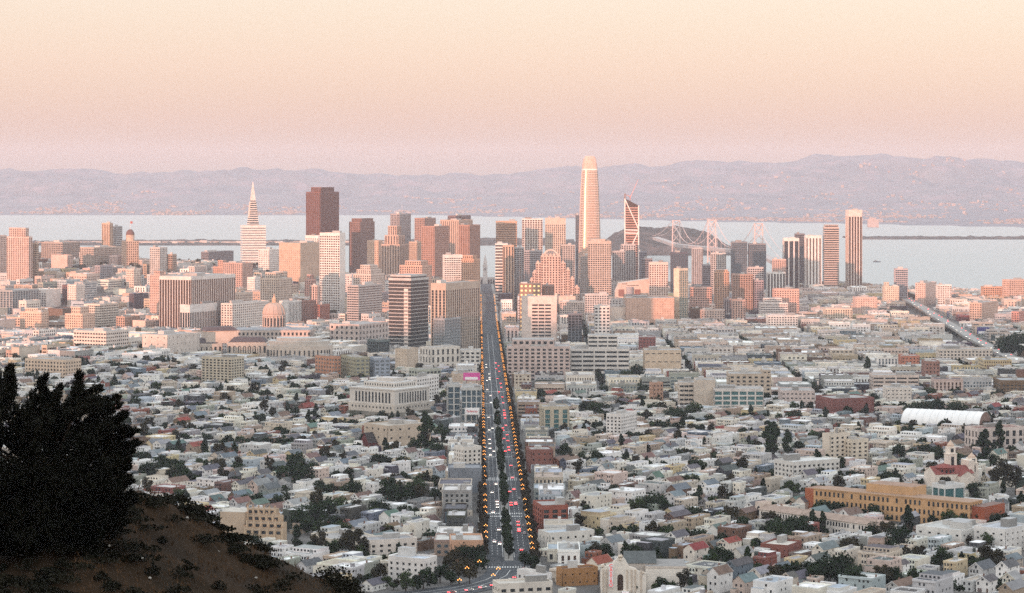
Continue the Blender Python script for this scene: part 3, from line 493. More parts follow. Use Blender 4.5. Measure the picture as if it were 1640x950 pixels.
 ('orange_row', 'orange brick end of the three-coloured long block', 505, 536, 546, 573, 598, 3060, dict(wall=(.48, .24, .15), glass='glass_pale', pier=.4, band=.5, bay=6, fl=4.5, th=D2R(40))),
 ('green_row', 'olive middle of the three-coloured long block', 546, 570, 592, 574, 600, 3030, dict(wall=(.36, .34, .24), glass='glass_pale', pier=.4, band=.5, bay=6, fl=4.5, th=D2R(25), ref='the three-coloured block')),
 ('blue_row', 'blue-grey end of the three-coloured long block', 592, 600, 625, 575, 600, 3010, dict(wall=(.3, .34, .4), glass='glass_pale', pier=.4, band=.5, bay=6, fl=4.5, th=D2R(15))),
 ('cream_hall', 'cream hall left of the classical white building', 633, 652, 670, 560, 588, 3150, dict(wall=(.56, .46, .36), pier=.8, band=.8)),
 ('classical_block', 'white classical building with tall dark windows', 672, 690, 737, 558, 584, 3180, dict(wall=(.66, .61, .54), pier=.6, band=.3, bay=7, fl=10, ref='the white classical building', th=D2R(35))),
 ('white_office', 'low white office with square dark windows at the avenue', 735, 737, 769, 562, 582, 3150, dict(wall=(.68, .65, .6), pier=.4, band=.5, bay=7, fl=5, th=MG, dep=30)),
 ('auditorium', 'broad grey-pink auditorium with arched front', 528, 575, 622, 521, 546, 3750, dict(wall=(.54, .46, .42), pier=.6, band=.5, bay=9, fl=9, ref='the broad auditorium')),
 ('dark_glass_block', 'dark glass block left of the black banded tower foot', 588, 606, 624, 546, 566, 3550, dict(wall=(.12, .15, .15), glass='glass', pier=.1, band=.12, th=D2R(40))),
 ('grey_hall', 'grey-white stage house left of the mansard buildings', 228, 268, 320, 538, 560, 3500, dict(wall=(.58, .53, .48), pier=.85, band=.8, fl=8, bay=9, ref='the grey stage house')),
 ('modern_school', 'white modern block with sloped roofs at left', 118, 170, 206, 532, 556, 3450, dict(wall=(.64, .58, .52), pier=.3, band=.6, fl=5)),
 ('apartment_tower', 'salmon-lit stepped apartment block at left', 32, 66, 78, 501, 528, 3900, dict(wall=(.64, .48, .38), pier=.55, band=.5, tiers=((.1, .9, .2, .8, 494),), ref='the salmon stepped block')),
 ('apartment_tower', 'peach apartment block right of the salmon stepped one', 104, 132, 152, 504, 528, 3850, dict(wall=(.64, .48, .38), pier=.55, band=.5, tiers=((.1, .8, .2, .7, 492),))),
 ('apartment_tower', 'white-peach apartment slab with rows of balconies at left', 140, 160, 190, 488, 524, 3950, dict(wall=(.66, .58, .5), pier=.2, band=.55, ref='the balconied slab')),
 ('glass_block', 'blue-green fronted slab at the left edge', -10, 20, 62, 466, 494, 4300, dict(wall=(.36, .38, .38), glass='glass_blue', pier=.3, band=.2, bay=7)),
 ('brick_block', 'brown block with arched dormers left of the federal slab', 186, 200, 224, 508, 526, 3850, dict(wall=(.42, .3, .24), pier=.5, band=.4)),
 ('white_tower', 'small white tower left of the federal slab', 202, 214, 226, 432, 458, 4600, dict(wall=(.66, .56, .48), pier=.5, band=.5)),
 ('white_block', 'white block with red roof box beside the peach blocks', 108, 122, 136, 457, 480, 4400, dict(wall=(.68, .6, .54), pier=.6, band=.6)),
 ('brick_hotel', 'red-roofed tan block behind the federal slab corner', 240, 256, 272, 441, 470, 4200, dict(wall=(.5, .36, .3), pier=.6, band=.6, tiers=((.2, .8, .2, .8, 434),))),
 ('white_apartments', 'white plain block behind the old mint', 652, 668, 703, 606, 640, 2750, dict(wall=(.72, .69, .66), pier=.5, band=.5, bay=5, fl=4)),
 ('condo_block', 'left wing of the dark glass apartments with white frames by the avenue', 715, 717, 737, 617, 660, 2460, dict(wall=(.5, .5, .48), glass='glass_blue', pier=.22, band=.14, bay=5, fl=6, th=D2R(4), dep=25)),
 ('condo_block', 'right wing of the dark glass apartments with white frames by the avenue', 737, 739, 771, 622, 668, 2420, dict(wall=(.5, .5, .48), glass='glass_blue', pier=.22, band=.14, bay=5, fl=6, th=MG, dep=25, ref='the framed glass apartments')),
 ('office_block', 'grey-green low block in front of the white classical building', 655, 672, 706, 593, 612, 2900, dict(wall=(.4, .42, .36), pier=.3, band=.4, bay=5, th=D2R(35))),
 ('tan_block', 'tan block with a purple billboard at the avenue', 722, 728, 770, 600, 616, 2800, dict(wall=(.56, .46, .36), pier=.8, band=.8, th=D2R(8), dep=30)),
 ('shop_hall', 'large tan supermarket hall below the old mint', 583, 620, 690, 684, 708, 2260, dict(wall=(.52, .43, .34), pier=.75, band=.75, bay=9, fl=7, roofc=(.42, .38, .33), th=D2R(38), ph=2, ref='the tan supermarket')),
 # near field
 ('white_apartments', 'long cream three-storey apartment building with flat eaves', 498, 530, 600, 866, 884, None, dict(wall=(.66, .60, .50), pier=.6, band=.5, bay=4, fl=3.2, th=D2R(30), ref='the cream flat-eaved apartments')),
 ('white_apartments', 'white apartment building with grey roof in the lower left', 577, 592, 668, 868, 893, None, dict(wall=(.70, .64, .58), pier=.6, band=.5, bay=4.5, fl=3.2, th=D2R(22), roofc=(.3, .3, .31))),
 ('white_apartments', 'bright white stepped apartments in the bottom middle left', 622, 680, 700, 898, 925, None, dict(wall=(.78, .74, .70), pier=.6, band=.5, bay=4, fl=3.2, th=NG, roofc=(.5, .55, .62), ref='the bright white stepped apartments')),
 ('peach_block', 'peach stucco block beside the avenue in the lower middle', 719, 722, 774, 868, 897, None, dict(wall=(.60, .36, .24), pier=.85, band=.85, bay=5, th=D2R(3), dep=26, roofc=(.45, .44, .42), ref='the peach stucco block')),
 ('grey_block', 'blue-grey metal-clad block at the avenue', 716, 719, 772, 752, 772, None, dict(wall=(.20, .22, .25), pier=.9, band=.9, th=D2R(3), dep=26, roofc=(.25, .26, .28), ref='the blue-grey metal block')),
 ('white_apartments', 'white four-storey apartments with dark corner beside the avenue', 727, 742, 771, 718, 748, None, dict(wall=(.70, .66, .6), pier=.55, band=.45, bay=4, fl=3.2, th=D2R(30))),
 ('red_apartments', 'black and red apartment block at the avenue right side', 862, 868, 910, 812, 838, None, dict(wall=(.30, .10, .07), glass='glass', pier=.4, band=.3, bay=6, fl=3.2, th=D2R(12), dep=26, ref='the black and red apartments')),
 ('brick_block', 'dark brick block with white end beside the avenue', 846, 850, 886, 722, 742, None, dict(wall=(.24, .10, .08), pier=.7, band=.7, th=D2R(8), dep=24)),
 ('white_warehouse', 'long pale blue-roofed warehouse right of the avenue', 862, 880, 952, 856, 876, None, dict(wall=(.66, .63, .58), pier=.7, band=.6, bay=5, fl=3.5, th=D2R(26), roofc=(.42, .47, .52), ref='the pale blue-roofed warehouse')),
 ('orange_shop', 'orange stucco building with dark roof near the theatre', 891, 900, 958, 914, 932, None, dict(wall=(.40, .21, .09), pier=.75, band=.8, roofc=(.10, .08, .09), th=D2R(20), ref='the orange stucco shop')),
 ('white_corner_block', 'white flat-roofed corner block at the bottom edge by the avenue', 789, 800, 885, 938, 962, None, dict(wall=(.72, .66, .58), pier=.45, band=.5, bay=4.5, fl=3.4, th=D2R(16), roofc=(.5, .47, .42), ref='the white corner block')),
 ('white_modern_house', 'white boxy upper block behind the white corner block', 828, 870, 884, 922, 944, None, dict(wall=(.76, .74, .72), pier=.6, band=.5, bay=4, fl=3.2, th=D2R(40), roofc=(.4, .38, .34))),
 ('white_school', 'white modern school with flat roofs below the orange school', 1467, 1540, 1586, 852, 876, None, dict(wall=(.72, .70, .66), pier=.7, band=.7, bay=6, fl=3.8, th=D2R(48), roofc=(.5, .5, .48), ph=3, ref='the white modern school')),
 ('white_school', 'second white wing right of the white modern school', 1560, 1610, 1650, 850, 880, None, dict(wall=(.72, .70, .67), pier=.7, band=.7, bay=6, fl=3.8, th=D2R(48), roofc=(.45, .47, .5))),
 ('glass_gym', 'white box with a big glass front behind the orange school', 1493, 1513, 1545, 779, 800, 1800, dict(wall=(.68, .68, .66), glass='glass_teal', pier=.12, band=.2, bay=9, fl=8, th=D2R(30))),
 ('red_hall', 'brick red hall with flat pale roof in the lower right', 1218, 1262, 1284, 876, 888, None, dict(wall=(.24, .09, .07), pier=.8, band=.8, th=NG, roofc=(.6, .56, .5))),
 ('white_row', 'long white flat-roofed row with grey bays in the right middle', 1240, 1270, 1345, 742, 760, None, dict(wall=(.66, .64, .6), pier=.5, band=.5, bay=4.5, fl=3.5, th=D2R(30), roofc=(.6, .6, .58))),
 ('pink_white_school', 'pink-white columned building right of the arched hall', 1545, 1566, 1640, 688, 712, 2230, dict(wall=(.64, .55, .5), pier=.5, band=.3, bay=6, fl=8, th=D2R(20), roofc=(.25, .14, .12))),
]
for (nm, lb, l, c, r, tp, yb, d, kw) in TW:
    w = nm.split('_')[-1]
    cat = {'tower': 'tower', 'hotel': 'hotel'}.get(w, 'building')
    if yb > 500: d = None
    if yb > 845: kw['lift'] = 2.5
    T = blk(nm, lb, cat, l, c, r, tp, yb, d, **kw)
    if kw.get('ref') == 'the pale ribbon tower':       # ribbon windows in three columns on a blank front
        hx, hy, H = up(T); mb = MB(); mb.wins((-hx * .42, -hy - .1), (1, 0), (0, -1), hx * 1.1, H - 8, H * .1, 5.0, hx * 1.1 / 3, hx * .32, 2.4, off=.1); mb.wins((-hx - .1, hy), (0, -1), (-1, 0), hy * 2, H - 8, H * .1, 5.0, 7, 3, 2.2, off=.1); mb.build('ribbon_windows', T, 'stuff')
    if kw.get('ref') == 'the black banded tower':
        hx, hy, H = up(T); mb = MB(); mb.box(-hx - .35, -hx + .2, -hy * .76, -hy * .40, 0, H - 14, 'wall', (.66, .6, .55)); mb.build('white_strip', T); mb = MB(); mb.wins((-hx - .35, -hy * .42), (0, -1), (-1, 0), hy * .32, H - 14, 2, 5.2, hy * .16, hy * .1, 2.6, off=.08); mb.build('strip_windows', T, 'stuff')
# ---------------------------------------------------------------- landmarks with shapes of their own
class Fr:
    """a local frame at column c and distance d: X(px) and Z(py) give metres in it"""
    def __init__(s, name, label, cat, c, d, th=0., ref=None, yb=None, half=None):
        s.c, s.d = c, d; s.x = (c - CX) / F * d; s.zg = g1(s.x, d) - 1; s.T = thing(name, label, cat, (s.x, d, s.zg), th)
        if ref: REFS.append((ref, c, yb - 15))
        if half: mark(s.x, d + half[1] * .0, half[0], half[1], th, 4); CAPS.append((c - half[0] * F / d, c + half[0] * F / d, d, yb))
    def X(s, px): return (px - s.c) / F * s.d
    def Z(s, py): return CH - (py - HY) / F * s.d - s.zg
def text(body, size, mat, parent, loc, rot, name='lettering', ext=.05):
    c = bpy.data.curves.new(name, 'FONT'); c.body = body; c.size = size; c.extrude = ext; c.align_x = 'CENTER'; c.align_y = 'CENTER'; c.materials.append(MT[mat])
    tmp = bpy.data.objects.new(name, c); COL.objects.link(tmp); bpy.context.view_layer.update(); me = bpy.data.meshes.new_from_object(tmp.evaluated_get(bpy.context.evaluated_depsgraph_get())); bpy.data.objects.remove(tmp)
    o = bpy.data.objects.new(name, me); COL.objects.link(o); o.parent = parent; o.location = loc; o.rotation_euler = rot; return o

# pointed pyramid tower
f = Fr('pyramid_tower', 'white pyramid tower tapering to a needle spire', 'tower', 405, 5700, D2R(20), 'the pointed pyramid tower', 362, (28, 28))
Ht = f.Z(291); mb = MB(); hb = 27.
def hw(z): return hb * max(0, 1 - z / Ht) + .35
z = 0.
while z < Ht * .80:
    for (fa, fb, m_, t_, e) in ((0, .45, 'wall', (.72, .66, .6), 0), (.45, 1, 'glass', W1, .5)):
        za, zb = z + 5 * fa, z + 5 * fb; a, b2 = hw(za) - e, hw(zb) - e; mb.frus((-a, a, -a, a), za, (-b2, b2, -b2, b2), zb, m_, t_)
    z += 5
mb.build('shaft', f.T, 'stuff')
mb = MB(); a, b2 = hw(z) - .1, .4; mb.frus((-a, a, -a, a), z, (-b2, b2, -b2, b2), Ht, 'wall', (.74, .66, .6)); mb.build('spire', f.T)
for sgn in (-1, 1):
    mb = MB(); mb.frus((sgn * hw(150) - 1.5, sgn * hw(150) + 1.5, -3, 3), 150, (sgn * hw(175) - 1, sgn * hw(175) + 1, -2, 2), Ht * .80, 'wall', (.70, .64, .58)); mb.build('elevator_wing', f.T)

# tall curved glass tower
f = Fr('curved_tower', 'tallest rounded tapering glass tower glowing gold', 'tower', 944.5, 5300, D2R(8), 'the tall curved tower', 430, (24, 24))
Ht = f.Z(250); prof = [(480, 17.6), (440, 17.4), (400, 16.8), (360, 15.8), (330, 14.9), (300, 13.6), (275, 12.1), (262, 11.0), (254, 9.4), (250, 7.0)]
def rad(z): return np.interp(-(HY + (CH - z - f.zg) * F / f.d), [-p for p, _ in prof], [r for _, r in prof]) / F * f.d
def ring(r, z, n=40):
    out = []
    for i in range(n):
        a = 2 * math.pi * (i + .5) / n; c, s = math.cos(a), math.sin(a); k = (abs(c) ** 4 + abs(s) ** 4) ** -.25
        out.append((r * k * c, r * k * s, z))
    return out
def loft(mb, zs, m, t, cap=False, n=40, rr=None):
    v = []; q = []
    for (r, z) in zs: v += ring(r, z, n)
    for j in range(len(zs) - 1):
        for i in range(n): a = j * n + i; b_ = j * n + (i + 1) % n; q.append((a, b_, b_ + n, a + n))
    if cap: q.append(tuple((len(zs) - 1) * n + i for i in range(n)))
    mb.mesh(v, q, m, t)
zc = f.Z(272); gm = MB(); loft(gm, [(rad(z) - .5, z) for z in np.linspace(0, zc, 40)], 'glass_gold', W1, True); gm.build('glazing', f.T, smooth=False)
sm = MB(); z = 4.
while z < zc: loft(sm, [(rad(z) - .45, z), (rad(z), z), (rad(z + 1.3), z + 1.3), (rad(z + 1.3) - .45, z + 1.3)], 'metal', (.66, .53, .46)); z += 5.2
for i in range(40):
    if i % 2: continue
    for za, zb in zip(np.linspace(0, zc, 20)[:-1], np.linspace(0, zc, 20)[1:]):
        p, q = ring(rad(za) - .1, za)[i], ring(rad(zb) - .1, zb)[i]; sm.tube(p, q, .35, 3, 'metal', (.64, .52, .45))
sm.build('sunshade_fins', f.T, 'stuff')
cm = MB(); loft(cm, [(rad(z), z) for z in np.linspace(zc, Ht, 10)], 'wall', (.68, .46, .38), True); cso = cm.build('crown_screen', f.T)
hm = MB(); loft(hm, [(rad(z) + .25, z) for z in (zc - 1, zc + 2)], 'metal', (.8, .72, .66)); hm.build('crown_rim', cso)

# braced tower with slanting roof and its crane
f = Fr('braced_tower', 'narrow tower with white zigzag braces and slanting top', 'tower', 1011.5, 5120, D2R(-1), 'the braced tower', 400, (18, 18))
x0, x1 = f.X(1000), f.X(1023); zl, zr = f.Z(318), f.Z(329); mb = MB()
mb.front([(x0, 0), (x1, 0), (x1 - 1, zr), (x0 + 1, zl)], -15, 15, 'glass_brown', W1); mb.build('glazing', f.T)
mb = MB(); z = 3.
while z < zr - 3: mb.box(x0 - .1, x1 + .1, -15.3, 15.3, z, z + 2.2, 'wall', (.50, .31, .26), bot=True); z += 5.
mb.build('floor_bands', f.T, 'stuff'); br = [(1001, 320, 1022, 366), (1022, 371, 1003, 412), (1001, 368, 1022, 369), (1001, 373, 1022, 374), (1003, 412, 1016, 450), (1022.3, 329, 1022.3, 470), (1000.6, 318, 1000.6, 470)]
for (a, b_, c, e_) in br: mb = MB(); mb.tube((f.X(a), -16, f.Z(b_)), (f.X(c), -16, f.Z(e_)), 1.3, 6, 'metal', (.8, .72, .68)); mb.build('brace', f.T)
mb = MB(); mb.box(x0 - 1, x0 + 3, -4, 4, zl - 12, zl + 10, 'metal', (.2, .17, .18)); mb.build('mast_cap', f.T)
ct = thing('tower_crane', 'red lattice crane leaning above the braced tower roof', 'crane', (f.x, f.d, f.zg + zr - 4), 0.)
mb = MB(); mb.tube((-3, 0, 0), (-3, 0, 24), 1.0, 4, 'metal', (.5, .2, .18)); mb.build('mast', ct)
mb = MB(); mb.tube((-3, 0, 20), (14, 0, 58), .8, 4, 'metal', (.62, .28, .24), .4); mb.build('jib', ct); mb = MB(); mb.tube((-3, 0, 22), (-14, 0, 27), .9, 4, 'metal', (.5, .22, .2)); mb.build('counter_jib', ct)

# hotel with the arched fan top
f = Fr('arched_hotel', 'stepped pink hotel with a great arched window at its peak', 'hotel', 882, 4700, D2R(-1), 'the arched hotel', 470, (46, 16))
for i, (a, b_, tp, dy) in enumerate([(866, 898, 410, 0), (858, 867, 421, 1), (898, 906, 421, 1), (853, 859, 436, 2), (906, 913, 432, 2), (848, 854, 448, 3), (913, 920, 446, 3), (920, 928, 460, 4), (841, 848, 458, 4)]):
    mb = MB(); facade(mb, f.X(a), f.X(b_), -14 + dy * 1.2, 16, 0, f.Z(tp), (.60, .44, .37), 'glass_brown', 4.6, 5.2, .35, .5, 2.); mb.build('tower_step', f.T, 'stuff')
    for px in np.arange(a + 2, b_ - 1, 6.):
        mb = MB(); w = 3.6; zt = f.Z(tp); mb.front([(f.X(px) - 1, zt)] + [(f.X(px) + w / 2 + 2.6 * math.cos(t_), zt + 5 * math.sin(t_)) for t_ in np.linspace(math.pi, 0, 7)] + [(f.X(px) + w + 1.5, zt)], -14 + dy * 1.2, -8, 'wall', (.62, .46, .38)); mb.build('arched_dormer', f.T)
r_ = f.X(894) - f.X(882); zt = f.Z(411); mb = MB()
mb.front([(r_ * math.cos(t_), zt + r_ * math.sin(t_)) for t_ in np.linspace(0, math.pi, 17)], -12, 8, 'wall', (.62, .5, .42)); mb.build('arch', f.T)
mb = MB(); mb.front([(r_ * .78 * math.cos(t_), zt + .5 + r_ * .78 * math.sin(t_)) for t_ in np.linspace(0, math.pi, 17)], -12.6, -11.9, 'glass_pale', W1); mb.build('fan_window', f.T)
for t_ in np.linspace(.4, math.pi - .4, 6): mb = MB(); mb.tube((0, -12.9, zt + .5), (r_ * .78 * math.cos(t_), -12.9, zt + .5 + r_ * .78 * math.sin(t_)), .3, 4, 'metal', (.6, .5, .44)); mb.build('glazing_bar', f.T)

# city hall
f = Fr('city_hall', 'domed stone city hall, dome and lantern lit orange', 'building', 438, 3650, D2R(0), 'the city hall dome', 545, (62, 40))
ST = (.50, .42, .37); W_ = f.X(500); mb = MB(); facade(mb, -W_, W_, -20, 40, 0, f.Z(528), ST, 'glass', 7, 6, .35, .5, 3.); mb.build('main_block', f.T, 'stuff')
mb = MB(); mb.box(-W_ + 1, W_ - 1, -19, 39, f.Z(528), f.Z(528) + 1, 'roof', (.3, .32, .34)); mb.frus((-26, 26, -14, 34), f.Z(528) + 1, (-19, 19, -9, 29), f.Z(524), 'roof', (.33, .34, .36)); mb.build('roof', f.T)
rd = f.X(455.5); zd = f.Z(528); z1 = f.Z(505); mb = MB(); mb.lathe(0, 10, [(rd + 3, zd - 2), (rd + 3, zd + 3), (rd - .5, zd + 3.2), (rd - .5, z1 - 1), (rd + 1, z1 - .9), (rd + 1, z1 + .5), (rd - .6, z1 + .6)], 28, 'stone', ST); dro = mb.build('drum', f.T, smooth=False)
cmb = MB()
for i in range(20): a = 2 * math.pi * i / 20; cmb.lathe(rd * 1.03 * math.cos(a), 10 + rd * 1.03 * math.sin(a), [(.75, zd + 3), (.65, z1 - 1)], 6, 'stone', (.56, .47, .41))
cmb.build('colonnade', dro, 'stuff'); mb = MB()
for i in range(20): a = 2 * math.pi * (i + .5) / 20; mb.box(rd * 1. * math.cos(a) - .8, rd * 1. * math.cos(a) + .8, 10 + rd * math.sin(a) - .8, 10 + rd * math.sin(a) + .8, zd + 5, z1 - 4, 'glass', W1)
mb.build('drum_windows', dro, 'stuff'); z2 = f.Z(486); mb = MB(); hd = z2 - z1
mb.lathe(0, 10, [(rd - .8, z1 + .4)] + [((rd - .8) * math.cos(t_) ** .8 + 1.2, z1 + .4 + hd * math.sin(t_)) for t_ in np.linspace(.05, 1.42, 10)], 28, 'stone', (.46, .36, .31)); doo = mb.build('dome', f.T, smooth=True)
mb = MB()
for i in range(16):
    a = 2 * math.pi * i / 16; ps = [((rd - .4) * math.cos(t_) ** .8 + 1.2, z1 + .5 + hd * math.sin(t_)) for t_ in np.linspace(.02, 1.42, 7)]
    for (ra, za), (rb, zb) in zip(ps[:-1], ps[1:]): mb.tube((ra * math.cos(a), 10 + ra * math.sin(a), za), (rb * math.cos(a), 10 + rb * math.sin(a), zb), .45, 4, 'stone', (.55, .42, .33))
mb.build('ribs', doo, 'stuff'); mb = MB(); zt = f.Z(471); mb.lathe(0, 10, [(4.2, z2 - 2), (4.2, z2), (3, z2 + .2), (3, z2 + 5), (3.6, z2 + 5.2), (2.6, z2 + 7), (1., zt - 4), (.3, zt)], 12, 'stone', (.58, .38, .26)); mb.build('lantern', doo)
# the pair of stone halls with dark mansard roofs
def mansard(label, l, r, tp, yb, d, th, roofs, ref):
    cxp = (l + r) / 2; f = Fr('mansard_hall', label, 'building', cxp, d, th, ref, yb, ((r - l) / 2 / F * d, 22)); w = (r - l) / 2 / F * d; H = f.Z(tp)
    mb = MB(); facade(mb, -w, w, -18, 22, 0, H, (.56, .48, .41), 'glass', 11, 6.5, .35, .55, 4., mw='stone'); mb.build('main_block', f.T, 'stuff')
    mb = MB()
    for j in range(11): mb.lathe(-w * .6 + j * w * .12, -19.2, [(.9, 4), (.75, H - 5)], 8, 'stone', (.62, .54, .46))
    mb.build('colonnade', f.T, 'stuff')
    for (a, b_, t0, t1) in roofs:
        x0, x1 = f.X(a), f.X(b_); z0, z1 = f.Z(t0), f.Z(t1)
        if z0 > H + .5: mb = MB(); mb.box(x0 + 1, x1 - 1, -12, 18, H, z0, 'stone', (.56, .47, .4)); mb.build('attic_block', f.T)
        mb = MB(); k = 5.; mb.frus((x0 - .6, x1 + .6, -13 if z0 > H + .5 else -18.4, 19), z0, (x0 + k, x1 - k, -7, 13), z1, 'roof', (.10, .08, .085)); mb.build('mansard_roof', f.T)
    return f
mansard('stone hall with dark mansard roof and taller central block', 278, 352, 550, 574, 3330, D2R(20), [(300, 346, 549, 542), (326, 379, 530, 524)], 'the mansard halls')
mansard('right-hand stone hall with long dark mansard roof', 366, 430, 548, 574, 3330, D2R(0), [(369, 427, 547, 540)], 'the right mansard hall')
# concert hall with rounded front
f = Fr('concert_hall', 'low rounded pale concert hall right of the mansard halls', 'building', 478, 3250, 0., 'the rounded concert hall', 572, (44, 26)); w = f.X(530)
for (fr, t0, t1, c_) in ((1., 600, 553, (.58, .50, .43)), (.93, 553, 546, (.54, .48, .42)), (.7, 546, 541, (.52, .47, .42))):
    mb = MB(); pl = [(w * fr * math.cos(t_), 8 + (28 * fr) * -math.sin(t_)) for t_ in np.linspace(math.pi, 0, 15)] + [(w * fr, 30 * fr), (-w * fr, 30 * fr)]
    mb.prism(pl[::1], max(0, f.Z(t0)), f.Z(t1), 'wall', c_, 'roof', (.48, .47, .45)); mb.build('rounded_tier', f.T)
mb = MB()
for t_ in np.linspace(math.pi * .9, .1 * math.pi, 18): mb.box(w * 1.004 * math.cos(t_) - .8, w * 1.004 * math.cos(t_) + .8, 8 - 28.2 * math.sin(t_) - .3, 8 - 28.2 * math.sin(t_) + .3, 4, f.Z(560), 'glass')
mb.build('windows', f.T, 'stuff')
# clock tower closing the avenue
f = Fr('clock_tower', 'pale clock tower standing at the far end of the avenue', 'tower', 777, 6120, MG, 'the clock tower', 452, (14, 10)); PL = (.62, .58, .55)
mb = MB(); mb.box(-60, 60, 4, 24, 0, 17, 'wall', PL, 'roof', (.45, .43, .42)); mb.build('terminal_hall', f.T); mb = MB()
mb.wins((-60, 4), (1, 0), (0, -1), 120, 15, 0, 14, 6, 3.6, 10, off=.1); mb.build('arcade', f.T, 'stuff')
mb = MB(); mb.box(-5.6, 5.6, -5.6, 5.6, 0, 46, 'wall', PL); mb.box(-6.3, 6.3, -6.3, 6.3, 46, 47.5, 'wall', PL); mb.build('shaft', f.T)
mb = MB(); mb.lathe(0, -5.8, [(0.1, 36)], 3, 'wall', PL) if 0 else None; mb.front([(3.4 * math.cos(t_), 38 + 3.4 * math.sin(t_)) for t_ in np.linspace(0, 2 * math.pi, 17)[:-1]], -6.0, -5.5, 'wall', (.3, .28, .27)); mb.build('clock_face', f.T)
mb = MB(); mb.box(-4.4, 4.4, -4.4, 4.4, 47.5, 57, 'wall', PL); mb.box(-3.2, 3.2, -3.2, 3.2, 57, 64, 'wall', PL); mb.lathe(0, 0, [(2.3, 64), (2.2, 68), (1.2, 71), (.25, 76)], 10, 'wall', PL); mb.build('belfry', f.T)
# modern art museum with round skylight tower
f = Fr('museum', 'beige museum with slanting roof and round striped drum', 'museum', 1012, 4500, 0., 'the beige museum', 476, (30, 18)); TB = (.56, .48, .42)
mb = MB(); mb.front([(f.X(985), 0), (f.X(1040), 0), (f.X(1040), f.Z(446)), (f.X(1018), f.Z(449)), (f.X(991), f.Z(453)), (f.X(985), f.Z(466))], -16, 22, 'wall', TB); mb.build('main_block', f.T)
mb = MB(); mb.lathe(f.X(1008), -17, [(6.5, 0), (6.5, f.Z(459))], 18, 'wall', (.34, .34, .36)); mb.build('round_drum', f.T)
for a, b_ in ((990, 999), (1016, 1025)): mb = MB(); mb.box(f.X(a), f.X(b_), -16.6, -15.5, f.Z(474), f.Z(463), 'wall', (.24, .12, .10)); mb.build('brick_panel', f.T)
for a, b_, t_ in ((995, 1004, 454.5), (1003, 1022, 457)): mb = MB(); mb.box(f.X(a), f.X(b_), -16.4, -15.6, f.Z(t_), f.Z(t_ - .8), 'glass'); mb.build('slot_window', f.T)
# hotel tower with a domed top and flag
f = Fr('domed_tower', 'slim tan tower with dark domed top and flagpole on the hill', 'tower', 208.5, 4900, D2R(30), 'the domed hill tower', 430, (14, 14)); w = 13.
mb = MB(); facade(mb, -w, w, -w, w, 0, f.Z(386), (.55, .40, .31), 'glass_brown', 4.5, 4.5, .45, .5); mb.build('shaft', f.T, 'stuff'); z = f.Z(386)
mb = MB(); mb.lathe(0, 0, [(8.5, z), (8.5, f.Z(376)), (9.2, f.Z(376) + .2)], 12, 'wall', (.56, .42, .33)); mb.build('drum', f.T); z = f.Z(376)
mb = MB(); mb.lathe(0, 0, [(8.6, z)] + [(8.6 * math.cos(t_), z + 11 * math.sin(t_)) for t_ in np.linspace(.1, 1.45, 7)], 14, 'roof', (.16, .09, .08)); mb.build('dome', f.T, smooth=True)
mb = MB(); mb.tube((0, 0, z + 9), (0, 0, z + 27), .35, 5, 'metal', (.6, .6, .6)); mb.build('flagpole', f.T); mb = MB(); mb.box(.2, 5, -.1, .1, z + 22, z + 26.5, 'wall', (.55, .15, .12)); mb.build('flag', f.T)
# antennas belonging to towers
mb = MB(); mb.tube((0, 0, 0), (0, 0, 22), .6, 5, 'metal', (.5, .42, .42), .2); o = mb.build('antenna_mast', loc=((644 - CX) / F * 5715, 5715, CH - (343 - HY) / F * 5715)); tag(o, 'thin antenna mast on the tall grey tower behind the setback tower', 'antenna')

# ---------------------------------------------------------------- bridge over the bay
bt = thing('suspension_bridge', 'grey suspension bridge with cross-braced towers leading to the wooded island', 'bridge', (600, 7000, 0)); SG = (.58, .47, .44)
def bpt(px, d): return ((px - CX) / F * d, d)
P = [bpt(1262, 6150), bpt(1215, 6700), bpt(1140, 7100), bpt(1083, 7480), bpt(1050, 8300)]; dz = 66.
dv = Vector((P[3][0] - P[1][0], P[3][1] - P[1][1], 0)).normalized(); nv = Vector((-dv.y, dv.x, 0))
off = Vector((600, 7000, 0))
for i, tz in ((1, 144), (2, 146), (3, 138)):
    p = Vector((*P[i], 0)) - off
    for s_ in (-1, 1): mb = MB(); mb.tube(p + nv * 13 * s_, p + nv * 11 * s_ + Vector((0, 0, tz)), 3., 4, 'metal', SG, 2.); mb.build('tower_leg', bt)
    lv = [3, 34, 62, 72, 97, 121, tz - 2]
    for k in range(len(lv) - 1):
        mb = MB(); mb.tube(p + nv * 12 + Vector((0, 0, lv[k])), p - nv * 12 + Vector((0, 0, lv[k + 1])), 1.3, 4, 'metal', SG); mb.tube(p - nv * 12 + Vector((0, 0, lv[k])), p + nv * 12 + Vector((0, 0, lv[k + 1])), 1.3, 4, 'metal', SG); mb.build('cross_brace', bt)
    mb = MB(); mb.tube(p + nv * 12 + Vector((0, 0, tz - 2)), p - nv * 12 + Vector((0, 0, tz - 2)), 1.8, 4, 'metal', SG); mb.build('top_strut', bt)
